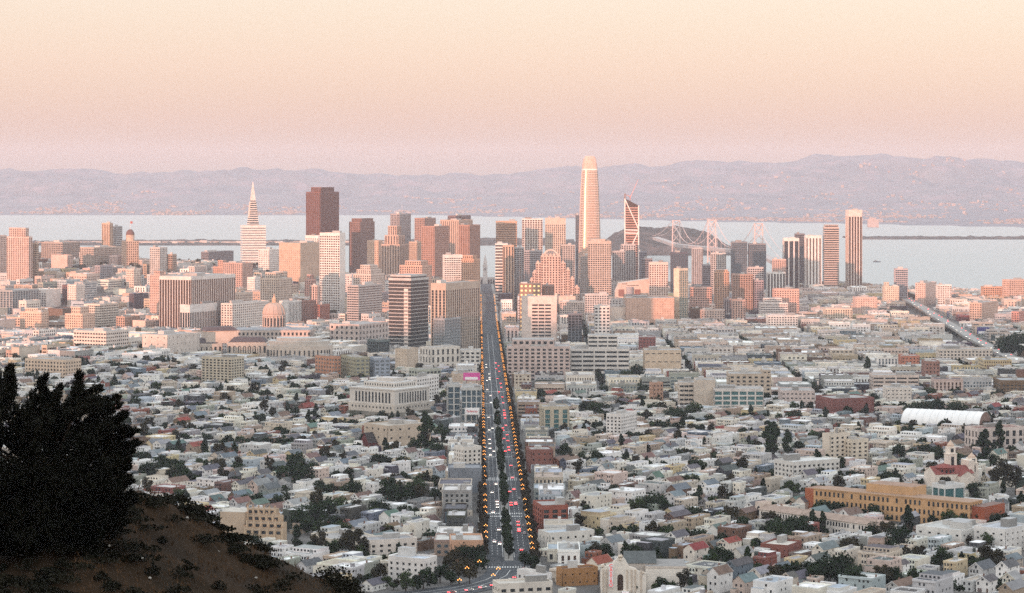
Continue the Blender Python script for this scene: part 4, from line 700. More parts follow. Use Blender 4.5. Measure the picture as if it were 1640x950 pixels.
for i in range(4):
    a, b_ = Vector((*P[i], 0)) - off, Vector((*P[i + 1], 0)) - off; za, zb = (dz - (22 if i == 0 else 0)), dz
    mb = MB(); q = [(a + nv * 11, za), (a - nv * 11, za), (b_ - nv * 11, zb), (b_ + nv * 11, zb)]
    mb.mesh([(v.x, v.y, z_ - 9) for v, z_ in q] + [(v.x, v.y, z_) for v, z_ in q], [(0, 1, 2, 3), (4, 7, 6, 5), (0, 4, 5, 1), (1, 5, 6, 2), (2, 6, 7, 3), (3, 7, 4, 0)], 'metal', (.36, .32, .31)); mb.build('deck_span', bt)
    ta, tb = (60 if i == 0 else [0, 144, 146, 138][i]), ([144, 146, 138, 70][i]); mid = dz + 6
    for s_ in (-1, 1):
        mb = MB(); pr = None; sm_ = MB()
        for k in range(25):
            t_ = k / 24.; zz = (1 - t_) * ta + t_ * tb - (4 * t_ * (1 - t_)) * ((ta + tb) / 2 - mid) * (1. if i in (1, 2) else .35); pt = a.lerp(b_, t_) + nv * 11 * s_ + Vector((0, 0, zz))
            if pr is not None: mb.tube(pr, pt, .9, 4, 'metal', (.66, .5, .46))
            if k % 2 and i in (1, 2): sm_.tube(pt, (pt.x, pt.y, dz), .3, 3, 'metal', (.6, .48, .45))
            pr = pt
        mb.build('main_cable', bt)
        if sm_.V: sm_.build('suspenders', bt, 'stuff')
bo = thing('small_boat', 'small dark boat alone on the open water right of the pinstriped tower', 'boat', ((1404 - CX) / F * 7760, 7760, 0.)); mb = MB(); mb.prism([(-11, -2.5), (9, -2.5), (13, 0), (9, 2.5), (-11, 2.5)], -.5, 3., 'wall', (.16, .17, .2)); mb.build('hull', bo)
mb = MB(); mb.box(-7, 1, -1.8, 1.8, 3, 7.5, 'wall', (.5, .5, .5)); mb.build('cabin', bo); mb = MB(); mb.tube((-2, 0, 7), (-2, 0, 12), .3, 4); mb.build('mast', bo)

# ---------------------------------------------------------------- nearer landmarks
# old mint on its rock
d = 2390.; f = Fr('old_mint', 'fortress-like white stone mint with tall dark windows on a rock', 'building', 631, d, 0., 'the white mint', 655, None); th = D2R(52); f.T.rotation_euler = (0, 0, th); zg = f.Z(660); f.T.location.z += zg
cx_, cy_, b_, a = footprint(560, 632, 688, d, th); f.T.location.x, f.T.location.y = cx_, cy_; hx, hy = b_ / 2, a / 2; MW = (.60, .56, .51); H = (660 - 626) / F * d
mb = MB(); mb.box(-hx, hx, -hy, hy, -3, H, 'stone', MW, 'roof', (.5, .48, .45)); mb.box(-hx - .6, hx + .6, -hy - .6, hy + .6, H - .2, H + 1.1, 'stone', MW, 'roof', (.5, .48, .45)); mb.box(-hx - .8, hx + .8, -hy - .8, hy + .8, -4, 6.5, 'stone', (.55, .5, .44), bot=False); mb.build('main_block', f.T)
for (o_, dr, n_, L) in (((-hx, -hy), (1, 0), (0, -1), b_), ((-hx, hy), (0, -1), (-1, 0), a)):
    for j in range(11):
        s0 = L * (.13 + .074 * j); p0 = (o_[0] + dr[0] * s0, o_[1] + dr[1] * s0); wdt = L * .034; mb = MB(); e_ = .07
        q = [(p0[0] + n_[0] * e_, p0[1] + n_[1] * e_), (p0[0] + dr[0] * wdt + n_[0] * e_, p0[1] + dr[1] * wdt + n_[1] * e_)]
        mb.f([(*q[0], 8.), (*q[1], 8.), (*q[1], H - 2.6), (*q[0], H - 2.6)], 'glass'); mb.build('tall_window', f.T)
    mb = MB(); mb.wins((o_[0] + n_[0] * .8, o_[1] + n_[1] * .8), dr, n_, L, 6, 0, 6, 4.5, 1.6, 1.8, sill=2.5, off=.06); mb.build('basement_windows', f.T, 'stuff')
mb = MB(); mb.box(-hx * .45, hx * .78, -hy * .55, hy * .8, H, H + 6, 'stone', MW, 'roof', (.52, .5, .48)); mb.wins((-hx * .45, -hy * .55), (1, 0), (0, -1), hx * 1.23, H + 6, H, 6, 3.2, 1.3, 2.2, sill=2.2); mb.wins((-hx * .45, hy * .8), (0, -1), (-1, 0), hy * 1.35, H + 6, H, 6, 3.2, 1.3, 2.2, sill=2.2); mb.build('attic_storey', f.T)
mb = MB(); mb.box(-hx * .1, hx * .5, -hy * .25, hy * .5, H + 6, H + 9.5, 'stone', MW, 'roof', (.55, .52, .5)); mb.build('rooftop_block', f.T)
mark(cx_, cy_, hx, hy, th, 14); CAPS.append((555, 692, d, 662))
rx, ry = footprint(550, 632, 700, d - 14, th)[2:]; zb = CH - (662 - HY) / F * d; n = 40; rm = MB(); rm.at(cx_, cy_, 0, th)
rv = []; rr = random.Random(4)
for lvl, (k, zz) in enumerate(((1.16, g1(cx_, cy_) - 4), (1.10, zb - 9), (1.05, zb - 3), (1.0, zb), (.7, zb + .2))):
    for i in range(n):
        t_ = 2 * math.pi * i / n; c, s = math.cos(t_), math.sin(t_); q = (abs(c) ** 6 + abs(s) ** 6) ** (-1 / 6); j = 1 + rr.uniform(-.03, .03) * (lvl < 3); rv.append((rx / 2 * q * c * k * j, ry / 2 * q * s * k * j, zz + (rr.uniform(-1.5, 1.5) if lvl in (1, 2) else 0)))
rm.mesh(rv, [(l * n + i, l * n + (i + 1) % n, (l + 1) * n + (i + 1) % n, (l + 1) * n + i) for l in range(4) for i in range(n)] + [tuple(4 * n + i for i in range(n))], 'rock_face'); o = rm.build('rock_outcrop'); o['kind'] = 'structure'
# roadside supermarket pylon
f = Fr('pylon_sign', 'tall white supermarket pylon with red script beside the avenue', 'sign', 756, 2330, D2R(2), 'the white pylon sign', 690, (8, 2)); zb, zt = f.Z(684), f.Z(653); w = f.X(767)
for s_ in (-1, 1): mb = MB(); mb.box(s_ * w - .5, s_ * w + .5, -.6, .6, 0, zt, 'wall', (.72, .7, .68)); mb.build('post', f.T)
mb = MB(); mb.box(-w + .5, w - .5, -.5, .5, zt - 6.5, zt - .1, 'sign_white'); mb.build('sign_board', f.T); mb = MB(); mb.box(-w + .5, w - .5, -.4, .4, zb + 1, zb + 2.5, 'wall', (.6, .35, .2)); mb.build('lower_rail', f.T)
text('Safeway', 3.3, 'sign_red', f.T, (0, -.58, zt - 3.3), (math.pi / 2, 0, 0))
CAPS.append((728, 773, 2325, 688))
# red brick church
d = dist_at(605, 712, 4); f = Fr('brick_church', 'dark red brick church with square tower left of the supermarket', 'church', 606, d, D2R(35), 'the dark red church', 710, (17, 13)); RB = (.14, .035, .035)
mb = MB(); mb.box(-14, 12, -7, 7, 0, 8, 'wall', RB); mb.gable(-14, 12, -7, 7, 8, 8, 'x', 'roof', (.06, .05, .05), 'wall', RB); mb.build('nave', f.T); mb = MB(); mb.box(9, 15, -10, -4, 0, f.Z(684), 'wall', RB)
for x_, y_ in ((9, -10), (14, -10), (9, -5), (14, -5)): mb.box(x_, x_ + 1, y_, y_ + 1, f.Z(684), f.Z(681), 'wall', RB)
mb.wins((9, -10), (1, 0), (0, -1), 6, f.Z(684), f.Z(684) - 6, 6, 3, 1.4, 3); mb.build('tower', f.T); mb = MB(); mb.wins((-14, -7), (1, 0), (0, -1), 22, 8, 1, 7, 4, 1.4, 4, off=.06); mb.build('windows', f.T, 'stuff')
# drill hall with white vault
d = 2330.; f = Fr('drill_hall', 'long hall with white barrel roof and brown end wall', 'hall', 1515, d, 0., 'the white vaulted hall', 685, None)
pA = Vector(((1478 - CX) / F * (d + 30), d + 30, 0)); th = D2R(-28); f.T.rotation_euler = (0, 0, th); L2, W2, HV = 38., 19., 13.; zb = f.Z(684) - 1
f.T.location.z += zb
v = []; n = 14
for x_ in (-L2, L2):
    for k in range(n + 1): t_ = math.pi * k / n; v.append((x_, W2 * math.cos(t_), 4 + HV * math.sin(t_)))
mb = MB(); mb.mesh(v, [(k, n + 1 + k, n + 2 + k, k + 1) for k in range(n)], 'metal', (.78, .77, .75)); mb.build('vault_roof', f.T, smooth=True)
mb = MB()
for x_ in np.linspace(-L2, L2, 12):
    for k in range(n): t0, t1 = math.pi * k / n, math.pi * (k + 1) / n; mb.tube((x_, (W2 + .1) * math.cos(t0), 4 + (HV + .1) * math.sin(t0)), (x_, (W2 + .1) * math.cos(t1), 4 + (HV + .1) * math.sin(t1)), .25, 3, 'metal', (.7, .69, .67))
mb.build('roof_ribs', f.T, 'stuff')
for s_ in (-1, 1):
    mb = MB(); x_ = s_ * (L2 - .2); pts = [(x_, W2 * math.cos(math.pi * k / n), 4 + HV * math.sin(math.pi * k / n)) for k in range(n + 1)] + [(x_, -W2, -12), (x_, W2, -12)]; mb.f(pts, 'wall', (.24, .15, .12)); mb.build('end_wall', f.T)
mb = MB(); mb.box(-L2, L2, -W2, W2, -14, 4, 'wall', (.3, .2, .16)); mb.build('side_wall', f.T); mb = MB(); mb.box(-L2 + 6, L2 - 10, -W2 - 14, -W2 - .1, -14, -3, 'wall', (.34, .32, .32), 'roof', (.34, .33, .34)); mb.build('annex', f.T)
mark(f.x, d, L2, W2 + 6, th, 6); CAPS.append((1452, 1583, d, 684))
# mission church
d = 1795.; f = Fr('mission_church', 'cream mission church with two towers and red tile roofs', 'church', 1530, d, 0., 'the twin-towered mission church', 778, (26, 18)); CM = (.82, .73, .64); RT = (.24, .07, .06); f.T.rotation_euler = (0, 0, D2R(18))
H = f.Z(764); zz = f.Z
mb = MB(); mb.box(f.X(1488), f.X(1556), -6, 12, 0, zz(757), 'wall', CM); mb.gable(f.X(1488), f.X(1556), -6, 12, zz(757), 5, 'x', 'roof', RT, 'wall', CM); mb.build('nave', f.T)
mb = MB(); mb.box(f.X(1526), f.X(1552), -11, -6, 0, zz(760), 'wall', CM); mb.gable(f.X(1526), f.X(1552), -11, -6, zz(760), 3.5, 'y', 'roof', RT, 'wall', CM); mb.build('transept', f.T)
mb = MB(); mb.lathe(f.X(1512), 2, [(7.2, zz(757)), (7.2, zz(748)), (7.8, zz(748) + .1), (4, zz(744)), (.4, zz(742))], 14, 'roof', RT); mb.build('dome_roof', f.T); mb = MB(); mb.lathe(f.X(1512), 2, [(7.0, zz(760)), (7.05, zz(749))], 14, 'wall', CM); mb.build('drum', f.T)
mb = MB()
for i in range(14): a = 2 * math.pi * i / 14; mb.box(f.X(1512) + 7.1 * math.cos(a) - .5, f.X(1512) + 7.1 * math.cos(a) + .5, 2 + 7.1 * math.sin(a) - .5, 2 + 7.1 * math.sin(a) + .5, zz(756), zz(751), 'glass')
mb.wins((f.X(1488), -6), (1, 0), (0, -1), 18, zz(757), 2, 9, 4, 1.5, 4, off=.08); mb.build('windows', f.T, 'stuff')
def belf(x, y, w, tp, name):
    mb = MB(); z1 = zz(tp); h = z1
    mb.box(x - w, x + w, y - w, y + w, 0, h * .72, 'wall', CM); mb.box(x - w - .3, x + w + .3, y - w - .3, y + w + .3, h * .72, h * .74, 'wall', CM); mb.box(x - w * .8, x + w * .8, y - w * .8, y + w * .8, h * .74, h * .87, 'wall', CM); mb.lathe(x, y, [(w * .8, h * .87), (w * .75, h * .91), (w * .4, h * .95), (.15, h)], 8, 'wall', (.6, .45, .35)); mb.build(name, f.T)
    mb = MB(); 
    for za, zb in ((.5, .68), (.76, .84)): mb.f([(x - w * .35, y - w * (1 if za < .7 else .8) - .06, h * za), (x + w * .35, y - w * (1 if za < .7 else .8) - .06, h * za), (x + w * .35, y - w * (1 if za < .7 else .8) - .06, h * zb), (x - w * .35, y - w * (1 if za < .7 else .8) - .06, h * zb)], 'dark')
    mb.build('belfry_opening', f.T)
belf(f.X(1533), 10, 3.4, 707, 'bell_tower'); belf(f.X(1564), 4, 3.6, 727, 'short_tower'); mb = MB(); mb.box(f.X(1552), f.X(1562), -2, 10, 0, zz(738), 'wall', CM); mb.build('church_front', f.T)
# the long orange school
def long_block(name, label, cat, p0, p1, tp0, yb, width, wall, roofc, ref, rows, wn, pitched=0., frame=None, mw='wall', bay=4.):
    """long slab: camera-side bottom edge from column/row p0 to p1"""
    def gp(px, py):
        d_ = dist_at(px, py, 3); return Vector(((px - CX) / F * d_, d_, 0))
    A, B = gp(*p0), gp(*p1); dr = (B - A); L = dr.length; th = math.atan2(dr.y, dr.x); zg = g1((A.x + B.x) / 2, (A.y + B.y) / 2) - 1; H = CH - (tp0 - HY) / F * A.y - zg
    nrm = Vector((-dr.y, dr.x, 0)).normalized(); C = (A + B) / 2 + nrm * width / 2; T = thing(name, label, cat, (C.x, C.y, zg), th); hx, hy = L / 2, width / 2
    mb = MB(); mb.box(-hx, hx, -hy, hy, 0, H, mw, wall, 'roof', roofc); mb.box(-hx - .3, hx + .3, -hy - .3, hy + .3, H - .7, H + .1, mw, tuple(c * .9 for c in wall), 'roof', roofc); mb.build('main_block', T)
    fh = (H - 1) / rows; 
    wm = MB(); rnd = random.Random(3)
    wm.wins((-hx, -hy), (1, 0), (0, -1), L, H - .8, .3, fh, bay, bay * wn, fh * .55, sill=fh * .28, off=.07, skip=.08, rnd=rnd); wm.wins((-hx, hy), (0, -1), (-1, 0), width, H - .8, .3, fh, bay, bay * wn, fh * .55, sill=fh * .28, off=.07); wm.wins((hx, -hy), (0, 1), (1, 0), width, H - .8, .3, fh, bay, bay * wn, fh * .55, sill=fh * .28, off=.07)
    wm.build('windows', T, 'stuff')
    if pitched: mb = MB(); mb.gable(-hx, hx, -hy, hy, H + .1, pitched, 'x', 'roof', roofc, mw, wall, .8); mb.build('pitched_roof', T)
    mark(C.x, C.y, hx, hy, th, 4); Q = C - nrm * (hy + 9); mark(Q.x, Q.y, hx * .95, 8, th, 0); CAPS.append((p0[0], p1[0], min(A.y, B.y), yb)); REFS.append((ref, (p0[0] + p1[0]) / 2, (tp0 + yb) / 2)); return T, hx, hy, H
T, hx, hy, H = long_block('orange_school', 'long orange stucco school with three rows of windows', 'school', (1303, 816), (1553, 838), 782, 836, 17, (.58, .35, .18), (.36, .24, .17), 'the long orange school', 3, .42, bay=3.4)
mb = MB(); mb.box(-hx * .38, hx * .22, -1, 17, H - 4, H + 5.5, 'wall', (.58, .36, .19), 'roof', (.34, .22, .16)); mb.build('upper_block', T); mb = MB(); mb.box(hx, hx + 9, -hy + 3, hy + 14, 0, H - 2.5, 'wall', (.36, .10, .05), 'roof', (.2, .13, .11)); mb.build('red_wing', T)
mb = MB(); mb.box(-hx - 12, -hx, 0, hy + 8, 0, H - 1.5, 'wall', (.42, .13, .06), 'roof', (.3, .18, .13)); mb.build('red_end', T)
T, hx, hy, H = long_block('white_annex', 'long white building with tan tiled roof in front of the orange school', 'school', (1216, 832), (1414, 858), 815, 855, 13, (.80, .74, .67), (.36, .27, .22), 'the tan-roofed white annex', 2, .5, 2.6, bay=2.4)
mb = MB(); mb.box(-hx - 6, -hx, -4, 5, 0, H + 4, 'wall', (.68, .58, .5), 'roof', (.4, .3, .25)); mb.build('end_pavilion', T); mb = MB(); mb.front([(1.4 * math.cos(t_) - hx - 3, H - 1 + 2.4 * math.sin(t_)) for t_ in np.linspace(0, math.pi, 9)] + [(-hx - 4.4, H - 5), (-hx - 1.6, H - 5)], -4.1, -3.9, 'glass'); mb.build('arched_window', T)
# cinema with ornate gable and vertical sign
d = dist_at(1020, 946, 0); f = Fr('old_cinema', 'cream baroque cinema with ornate gable and red vertical sign', 'cinema', 1025, d, 0., 'the cream cinema', 950, (28, 18)); CC = (.84, .77, .68); X, Z = f.X, f.Z
gb = [(961, 900), (966, 898), (968, 902), (978, 900), (981, 894), (985, 891), (988, 888), (990, 884.5), (994, 884.5), (996, 888), (1000, 891), (1003, 897), (1006, 902), (1016, 905), (1020, 909), (1033, 912)]
mb = MB(); mb.front([(X(961), -2)] + [(X(1033), -2)] + [(X(a), Z(b_)) for a, b_ in reversed(gb)], -11, -9.6, 'stone', CC); mb.build('ornate_front', f.T)
mb = MB(); mb.box(X(962), X(1033), -9.6, 14, -2, Z(915), 'wall', (.62, .53, .44), 'roof', (.16, .16, .17)); mb.build('foyer_block', f.T)
mb = MB(); mb.box(X(1033), X(1097), -9, 16, -2, Z(903), 'wall', (.84, .78, .70), 'roof', (.3, .29, .27)); mb.box(X(1033) - .2, X(1097) + .2, -9.2, 16.2, Z(903) - 1, Z(903) + .12, 'wall', (.66, .58, .5), 'roof', (.28, .27, .26)); mb.build('auditorium', f.T)
mb = MB(); mb.gable(X(1000), X(1050), -4, 16, Z(900), 5, 'x', 'roof', (.10, .11, .11), 'wall', (.5, .45, .4)); mb.box(X(1000), X(1050), -4, 16, Z(915), Z(900), 'wall', (.5, .45, .4)); mb.build('dark_roof', f.T)
mb = MB(); xa = X(992); ww = X(996.5) - xa; mb.front([(xa - ww, Z(940)), (xa + ww, Z(940))] + [(xa + ww * math.cos(t_), Z(919) + ww * math.sin(t_)) for t_ in np.linspace(0, math.pi, 9)], -11.25, -10.9, 'glass_brown'); mb.build('arched_window', f.T)
for px in (965, 970, 1003, 1010, 1016, 1025):
    mb = MB(); mb.box(X(px) - .35, X(px) + .35, -11.5, -10.95, 2, Z(907), 'stone', (.60, .50, .40)); mb.build('pilaster', f.T)
for (zx, zy) in ((990, 888), (994, 888), (992, 893), (1028, 914), (964, 904)): mb = MB(); mb.lathe(X(zx), -11.3, [(.3, Z(zy)), (.7, Z(zy) + .5), (.5, Z(zy) + 1.2), (.1, Z(zy) + 1.8)], 8, 'stone', (.66, .56, .45)); mb.build('ornament', f.T)
sx = X(977); mb = MB(); mb.box(sx - 1.1, sx + 1.1, -13.2, -12.5, Z(934), Z(897), 'sign_white'); mb.build('sign_blade', f.T); mb = MB(); mb.box(sx - .2, sx + .2, -12.5, -11, Z(915), Z(914), 'iron'); mb.box(sx - .2, sx + .2, -12.5, -11, Z(928), Z(927), 'iron'); mb.build('sign_bracket', f.T)
hh = (Z(897) - Z(934)) / 6
for i, ch in enumerate('CASTRO'): text(ch, hh * 1.25, 'neon_red', f.T, (sx, -13.3, Z(897) - hh * (i + .5)), (math.pi / 2, 0, 0), 'sign_letter')
mb = MB(); mb.box(X(994), X(1005), -16, -11, Z(944), Z(941.5), 'sign_white'); mb.box(X(994) - .1, X(1005) + .1, -16.1, -15.9, Z(942.3), Z(941.7), 'neon_red'); mb.build('marquee', f.T)
CAPS.append((958, 1098, d, 946))
# hoardings
def hoarding(label, l, r, t0, t1, d, col, band):
    f = Fr('billboard', label, 'billboard', (l + r) / 2, d, MG); w = f.X(r); mb = MB(); mb.box(-w, w, -.3, .3, f.Z(t1), f.Z(t0), col); mb.build('panel', f.T); mb = MB(); mb.box(-w * .8, w * .7, -.42, -.28, f.Z(t1) + .6, f.Z(t1) + .6 + (f.Z(t0) - f.Z(t1)) * .35, band); mb.build('printed_band', f.T)
    for s_ in (-.6, .6): mb = MB(); mb.tube((w * s_, .5, 0), (w * s_, .5, f.Z(t1) + 1), .3, 5, 'iron'); mb.build('post', f.T)
hoarding('purple billboard on the tan block beside the avenue', 742, 769, 597, 609, 2740, 'sign_pink', 'sign_white')
hoarding('white billboard with purple swoosh on a low roof left of the avenue', 743, 770, 800, 812, 1760, 'sign_white', 'sign_pink')
hoarding('dark blue billboard with white lettering band by the freeway', 1565, 1585, 524, 535, 3900, 'sign_blue', 'sign_white')

# terraced apartments stepping down the slope, a little turret at every step
d = dist_at(410, 853, 6); f = Fr('terraced_apartments', 'tan terraced apartment building with little turrets on the slope', 'building', 410, d, D2R(-14), 'the tan terraced apartments', 853, (23, 14)); TA = (.50, .37, .25)
mb = MB(); mb.box(f.X(355), f.X(396), -6, 12, -3, f.Z(819), 'wall', (.54, .42, .31), 'roof', (.5, .46, .4)); mb.build('plain_wing', f.T)
for k, (a, b_, tp, y0) in enumerate(((394, 440, 816, 2), (398, 452, 825, -3), (402, 462, 834, -8), (404, 466, 843, -13))):
    mb = MB(); mb.box(f.X(a), f.X(b_), y0, y0 + 8, -3, f.Z(tp), 'wall', TA, 'roof', (.34, .25, .18)); mb.build('terrace', f.T); n = 5; w = (f.X(b_) - f.X(a)) / n; wm = MB(); wm.wins((f.X(a), y0), (1, 0), (0, -1), w * n, f.Z(tp) - .3, f.Z(tp) - 3.2, 3., w, w * .55, 1.9, sill=.6); wm.build('windows', f.T, 'stuff')
    for q in range(n + 1): tb = MB(); x_ = f.X(a) + q * w; tb.box(x_ - .45, x_ + .45, y0 - .35, y0 + .6, -2, f.Z(tp) + 1.7, 'wall', (.56, .43, .3)); tb.frus((x_ - .6, x_ + .6, y0 - .5, y0 + .75), f.Z(tp) + 1.7, (x_ - .05, x_ + .05, y0 + .1, y0 + .2), f.Z(tp) + 2.6, 'roof', (.36, .22, .14)); tb.build('turret', f.T)
# ---------------------------------------------------------------- the avenue
def xc(y): return -2 - .0134 * (y - 1454)
def ordn(n): return '%d%s' % (n, 'th' if 10 <= n % 100 <= 20 else {1: 'st', 2: 'nd', 3: 'rd'}.get(n % 10, 'th'))
def strip(name, o0, o1, ya, yb, lift, mat, step=45., parent=None):
    ys = np.linspace(ya, yb, max(2, int((yb - ya) / step) + 1)); mb = MB(); v = []
    for y in ys: v += [(xc(y) + o0, y, g1(xc(y), y) + lift), (xc(y) + o1, y, g1(xc(y), y) + lift)]
    mb.mesh(v, [(2 * i, 2 * i + 1, 2 * i + 3, 2 * i + 2) for i in range(len(ys) - 1)], mat); o = mb.build(name, parent)
    if not parent: o['kind'] = 'structure'
    return o
road = strip('avenue', -13, 13, 1366, 6090, .40, 'asphalt')
def kerb(o0, o1, ya, yb, mat='sidewalk'):
    ys = np.linspace(ya, yb, max(2, int((yb - ya) / 45) + 1)); mb = MB(); v = []
    for y in ys: z = g1(xc(y), y); v += [(xc(y) + o0, y, z - .5), (xc(y) + o0, y, z + .54), (xc(y) + o1, y, z + .54), (xc(y) + o1, y, z - .5)]
    n = len(ys); mb.mesh(v, [(4 * i + k, 4 * i + k + 1, 4 * i + k + 5, 4 * i + k + 4) for i in range(n - 1) for k in range(3)] + [(0, 1, 2, 3)], mat); return mb
for a, b_ in ((-18.2, -13), (13, 18.2)): o = kerb(a, b_, 1398, 6080).build('pavement'); o['kind'] = 'structure'
MED = [(1432, 1618), (1672, 1835), (1888, 2015), (2060, 2235), (2290, 2420), (2470, 2560)]
for a, b_ in MED: o = kerb(-2.6, 2.6, a, b_).build('median_island'); o['kind'] = 'structure'
mk = MB()
for off in (-9.6, -6.4, 6.4, 9.6):
    for y in np.arange(1412, 2900, 12.): z = g1(xc(y), y) + .405; mk.f([(xc(y) + off - .12, y, z), (xc(y) + off + .12, y, z), (xc(y) + off + .12, y + 5, g1(xc(y), y + 5) + .405), (xc(y) + off - .12, y + 5, g1(xc(y), y + 5) + .405)], 'marking')
for off in (-3.3, 3.3):
    for y in np.arange(1412, 4000, 25.): mk.f([(xc(y) + off - .14, y, g1(xc(y), y) + .405), (xc(y) + off + .14, y, g1(xc(y), y) + .405), (xc(y + 25) + off + .14, y + 25, g1(xc(y), y + 25) + .405), (xc(y + 25) + off - .14, y + 25, g1(xc(y), y + 25) + .405)], 'marking')
mo = mk.build('lane_lines', road, 'stuff')
for yc in (1402, 1640, 1656, 1862, 1874, 2036, 2262, 2445, 2590, 2760):
    cw = MB()
    for off in np.arange(-12, 12, 1.5): z = g1(xc(yc), yc) + .409; cw.f([(xc(yc) + off, yc, z), (xc(yc) + off + .8, yc, z), (xc(yc) + off + .8, yc + 4, z), (xc(yc) + off, yc + 4, z)], 'marking')
    cw.build('crosswalk', road, 'stuff')
mark(xc(3750), 3750, 18.4, 2400, math.atan(.0134), 0)
# the bend at the near end
CV = [(-1, 1392), (-3, 1370), (-8, 1350), (-16, 1332), (-28, 1314), (-46, 1296), (-70, 1280)]
def curved(name, w0, w1, lift, mat):
    mb = MB(); v = []
    for i, (x, y) in enumerate(CV):
        a = Vector(CV[max(0, i - 1)]); b_ = Vector(CV[min(len(CV) - 1, i + 1)]); t_ = (b_ - a).normalized(); n_ = Vector((t_.y, -t_.x)); n_ = -n_; z = g1(x, y) + lift
        v += [(x + n_.x * w0, y + n_.y * w0, z), (x + n_.x * w1, y + n_.y * w1, z)]
    mb.mesh(v, [(2 * i, 2 * i + 1, 2 * i + 3, 2 * i + 2) for i in range(len(CV) - 1)], mat); o = mb.build(name); o['kind'] = 'structure'; return o
curved('avenue_bend', -13, 13, .44, 'asphalt')
for w in (-6.5, -.15, 6.2): curved('lane_line', w, w + .3, .446, 'marking')
for i in range(len(CV) - 1): mark((CV[i][0] + CV[i + 1][0]) / 2, (CV[i][1] + CV[i + 1][1]) / 2, 22, 18, 0, 0)
mark(-14, 1394, 18, 12, 0, 0)
# elevated freeway on the right
FW = [(845, 5500), (800, 5050), (772, 4650), (748, 4345), (722, 4000), (694, 3729), (672, 3450), (650, 3200)]; fm = MB(); v = []
for (x, y) in FW: z = g1(x, y) + 11; v += [(x - 9.5, y, z), (x + 9.5, y, z), (x + 9.5, y, z - 2.2), (x - 9.5, y, z - 2.2)]
fm.mesh(v, [(4 * i + k, 4 * i + (k + 1) % 4, 4 * i + 4 + (k + 1) % 4, 4 * i + 4 + k) for i in range(len(FW) - 1) for k in range(4)], 'freeway_deck'); fo = fm.build('elevated_road'); fo['kind'] = 'structure'
for s_ in (-1, 1):
    pm = MB()
    for (x, y), (x2, y2) in zip(FW[:-1], FW[1:]): z, z2 = g1(x, y) + 11, g1(x2, y2) + 11; pm.mesh([(x + s_ * 9.5, y, z), (x2 + s_ * 9.5, y2, z2), (x2 + s_ * 9.5, y2, z2 + 1.1), (x + s_ * 9.5, y, z + 1.1), (x + s_ * 9.1, y, z), (x2 + s_ * 9.1, y2, z2), (x2 + s_ * 9.1, y2, z2 + 1.1), (x + s_ * 9.1, y, z + 1.1)], [(0, 1, 2, 3), (7, 6, 5, 4), (3, 2, 6, 7)], 'sidewalk')
    pm.build('parapet', fo)
pm = MB()
for (x, y), (x2, y2) in zip(FW[:-1], FW[1:]):
    for k in range(6): t_ = k / 6; px_, py_ = x + (x2 - x) * t_, y + (y2 - y) * t_; pm.box(px_ - 6, px_ + 6, py_ - 1, py_ + 1, g1(px_, py_) - 1, g1(px_, py_) + 9, 'sidewalk')
pm.build('support_piers', fo, 'stuff')
for (x, y), (x2, y2) in zip(FW[:-1], FW[1:]): mark((x + x2) / 2, (y + y2) / 2, 17, abs(y - y2) / 2 + 4, math.atan2(x - x2, y2 - y) if 1 else 0, 2)

# ---------------------------------------------------------------- street lamps with three orange globes
def sphere(mb, c, r, m, n=8):
    mb.lathe(c[0], c[1], [(max(.02, r * math.sin(t_)), c[2] - r * math.cos(t_)) for t_ in np.linspace(.05, math.pi - .05, 6)], n, m)
pm = MB(); pm.lathe(0, 0, [(.32, 0), (.26, .9), (.12, 1.0), (.09, 9.3)], 6, 'iron'); pm.tube((-.85, 0, 8.9), (.85, 0, 8.9), .06, 4, 'iron'); POLE = pm.data('pole')
GL = []
for c in ((-.85, 0, 9.4), (.85, 0, 9.4), (0, 0, 10.1)): mb = MB(); sphere(mb, c, .27, 'lamp_glow'); GL.append(mb.data('globe', True))
mb = MB(); [sphere(mb, c, .30, 'lamp_glow', 6) for c in ((-.9, 0, 9.4), (.9, 0, 9.4), (0, 0, 10.2))]; GLF = mb.data('globes', True)
def child(name, me, par, kind=None):
    o = bpy.data.objects.new(name, me); COL.objects.link(o); o.parent = par
    if kind: o['kind'] = kind
    return o
for side, sx in (('left', -1), ('right', 1)):
    for k, y in enumerate(np.arange(1402, 5000, 31. )):
        y = y + (7 if sx > 0 else 0) + R.uniform(-7, 7); x = xc(y) + sx * 13.3
        if R.random() < .16: continue
        T = thing('street_lamp', 'street lamp with three orange globes, %s kerb of the avenue, %s from the near end' % (side, ordn(k + 1)), 'street lamp', (x, y, g1(xc(y), y) + .5), 0, 'street lamps along the avenue')
        child('pole', POLE, T)
        if y < 2600: [child('globe', g_, T) for g_ in GL]
        else: child('globes', GLF, T, 'stuff')
for k, (px, py) in enumerate(((748, 916), (768, 905), (736, 936), (790, 928), (798, 917))):
    d = dist_at(px, py + 22, 0); x = (px - CX) / F * d; T = thing('street_lamp', 'street lamp with orange globes on the plaza by the bend, %s from the bottom' % ordn([2, 4, 1, 3, 5][k]), 'street lamp', (x, d, g1(x, d)), 0, 'street lamps along the avenue'); child('pole', POLE, T); [child('globe', g_, T) for g_ in GL]

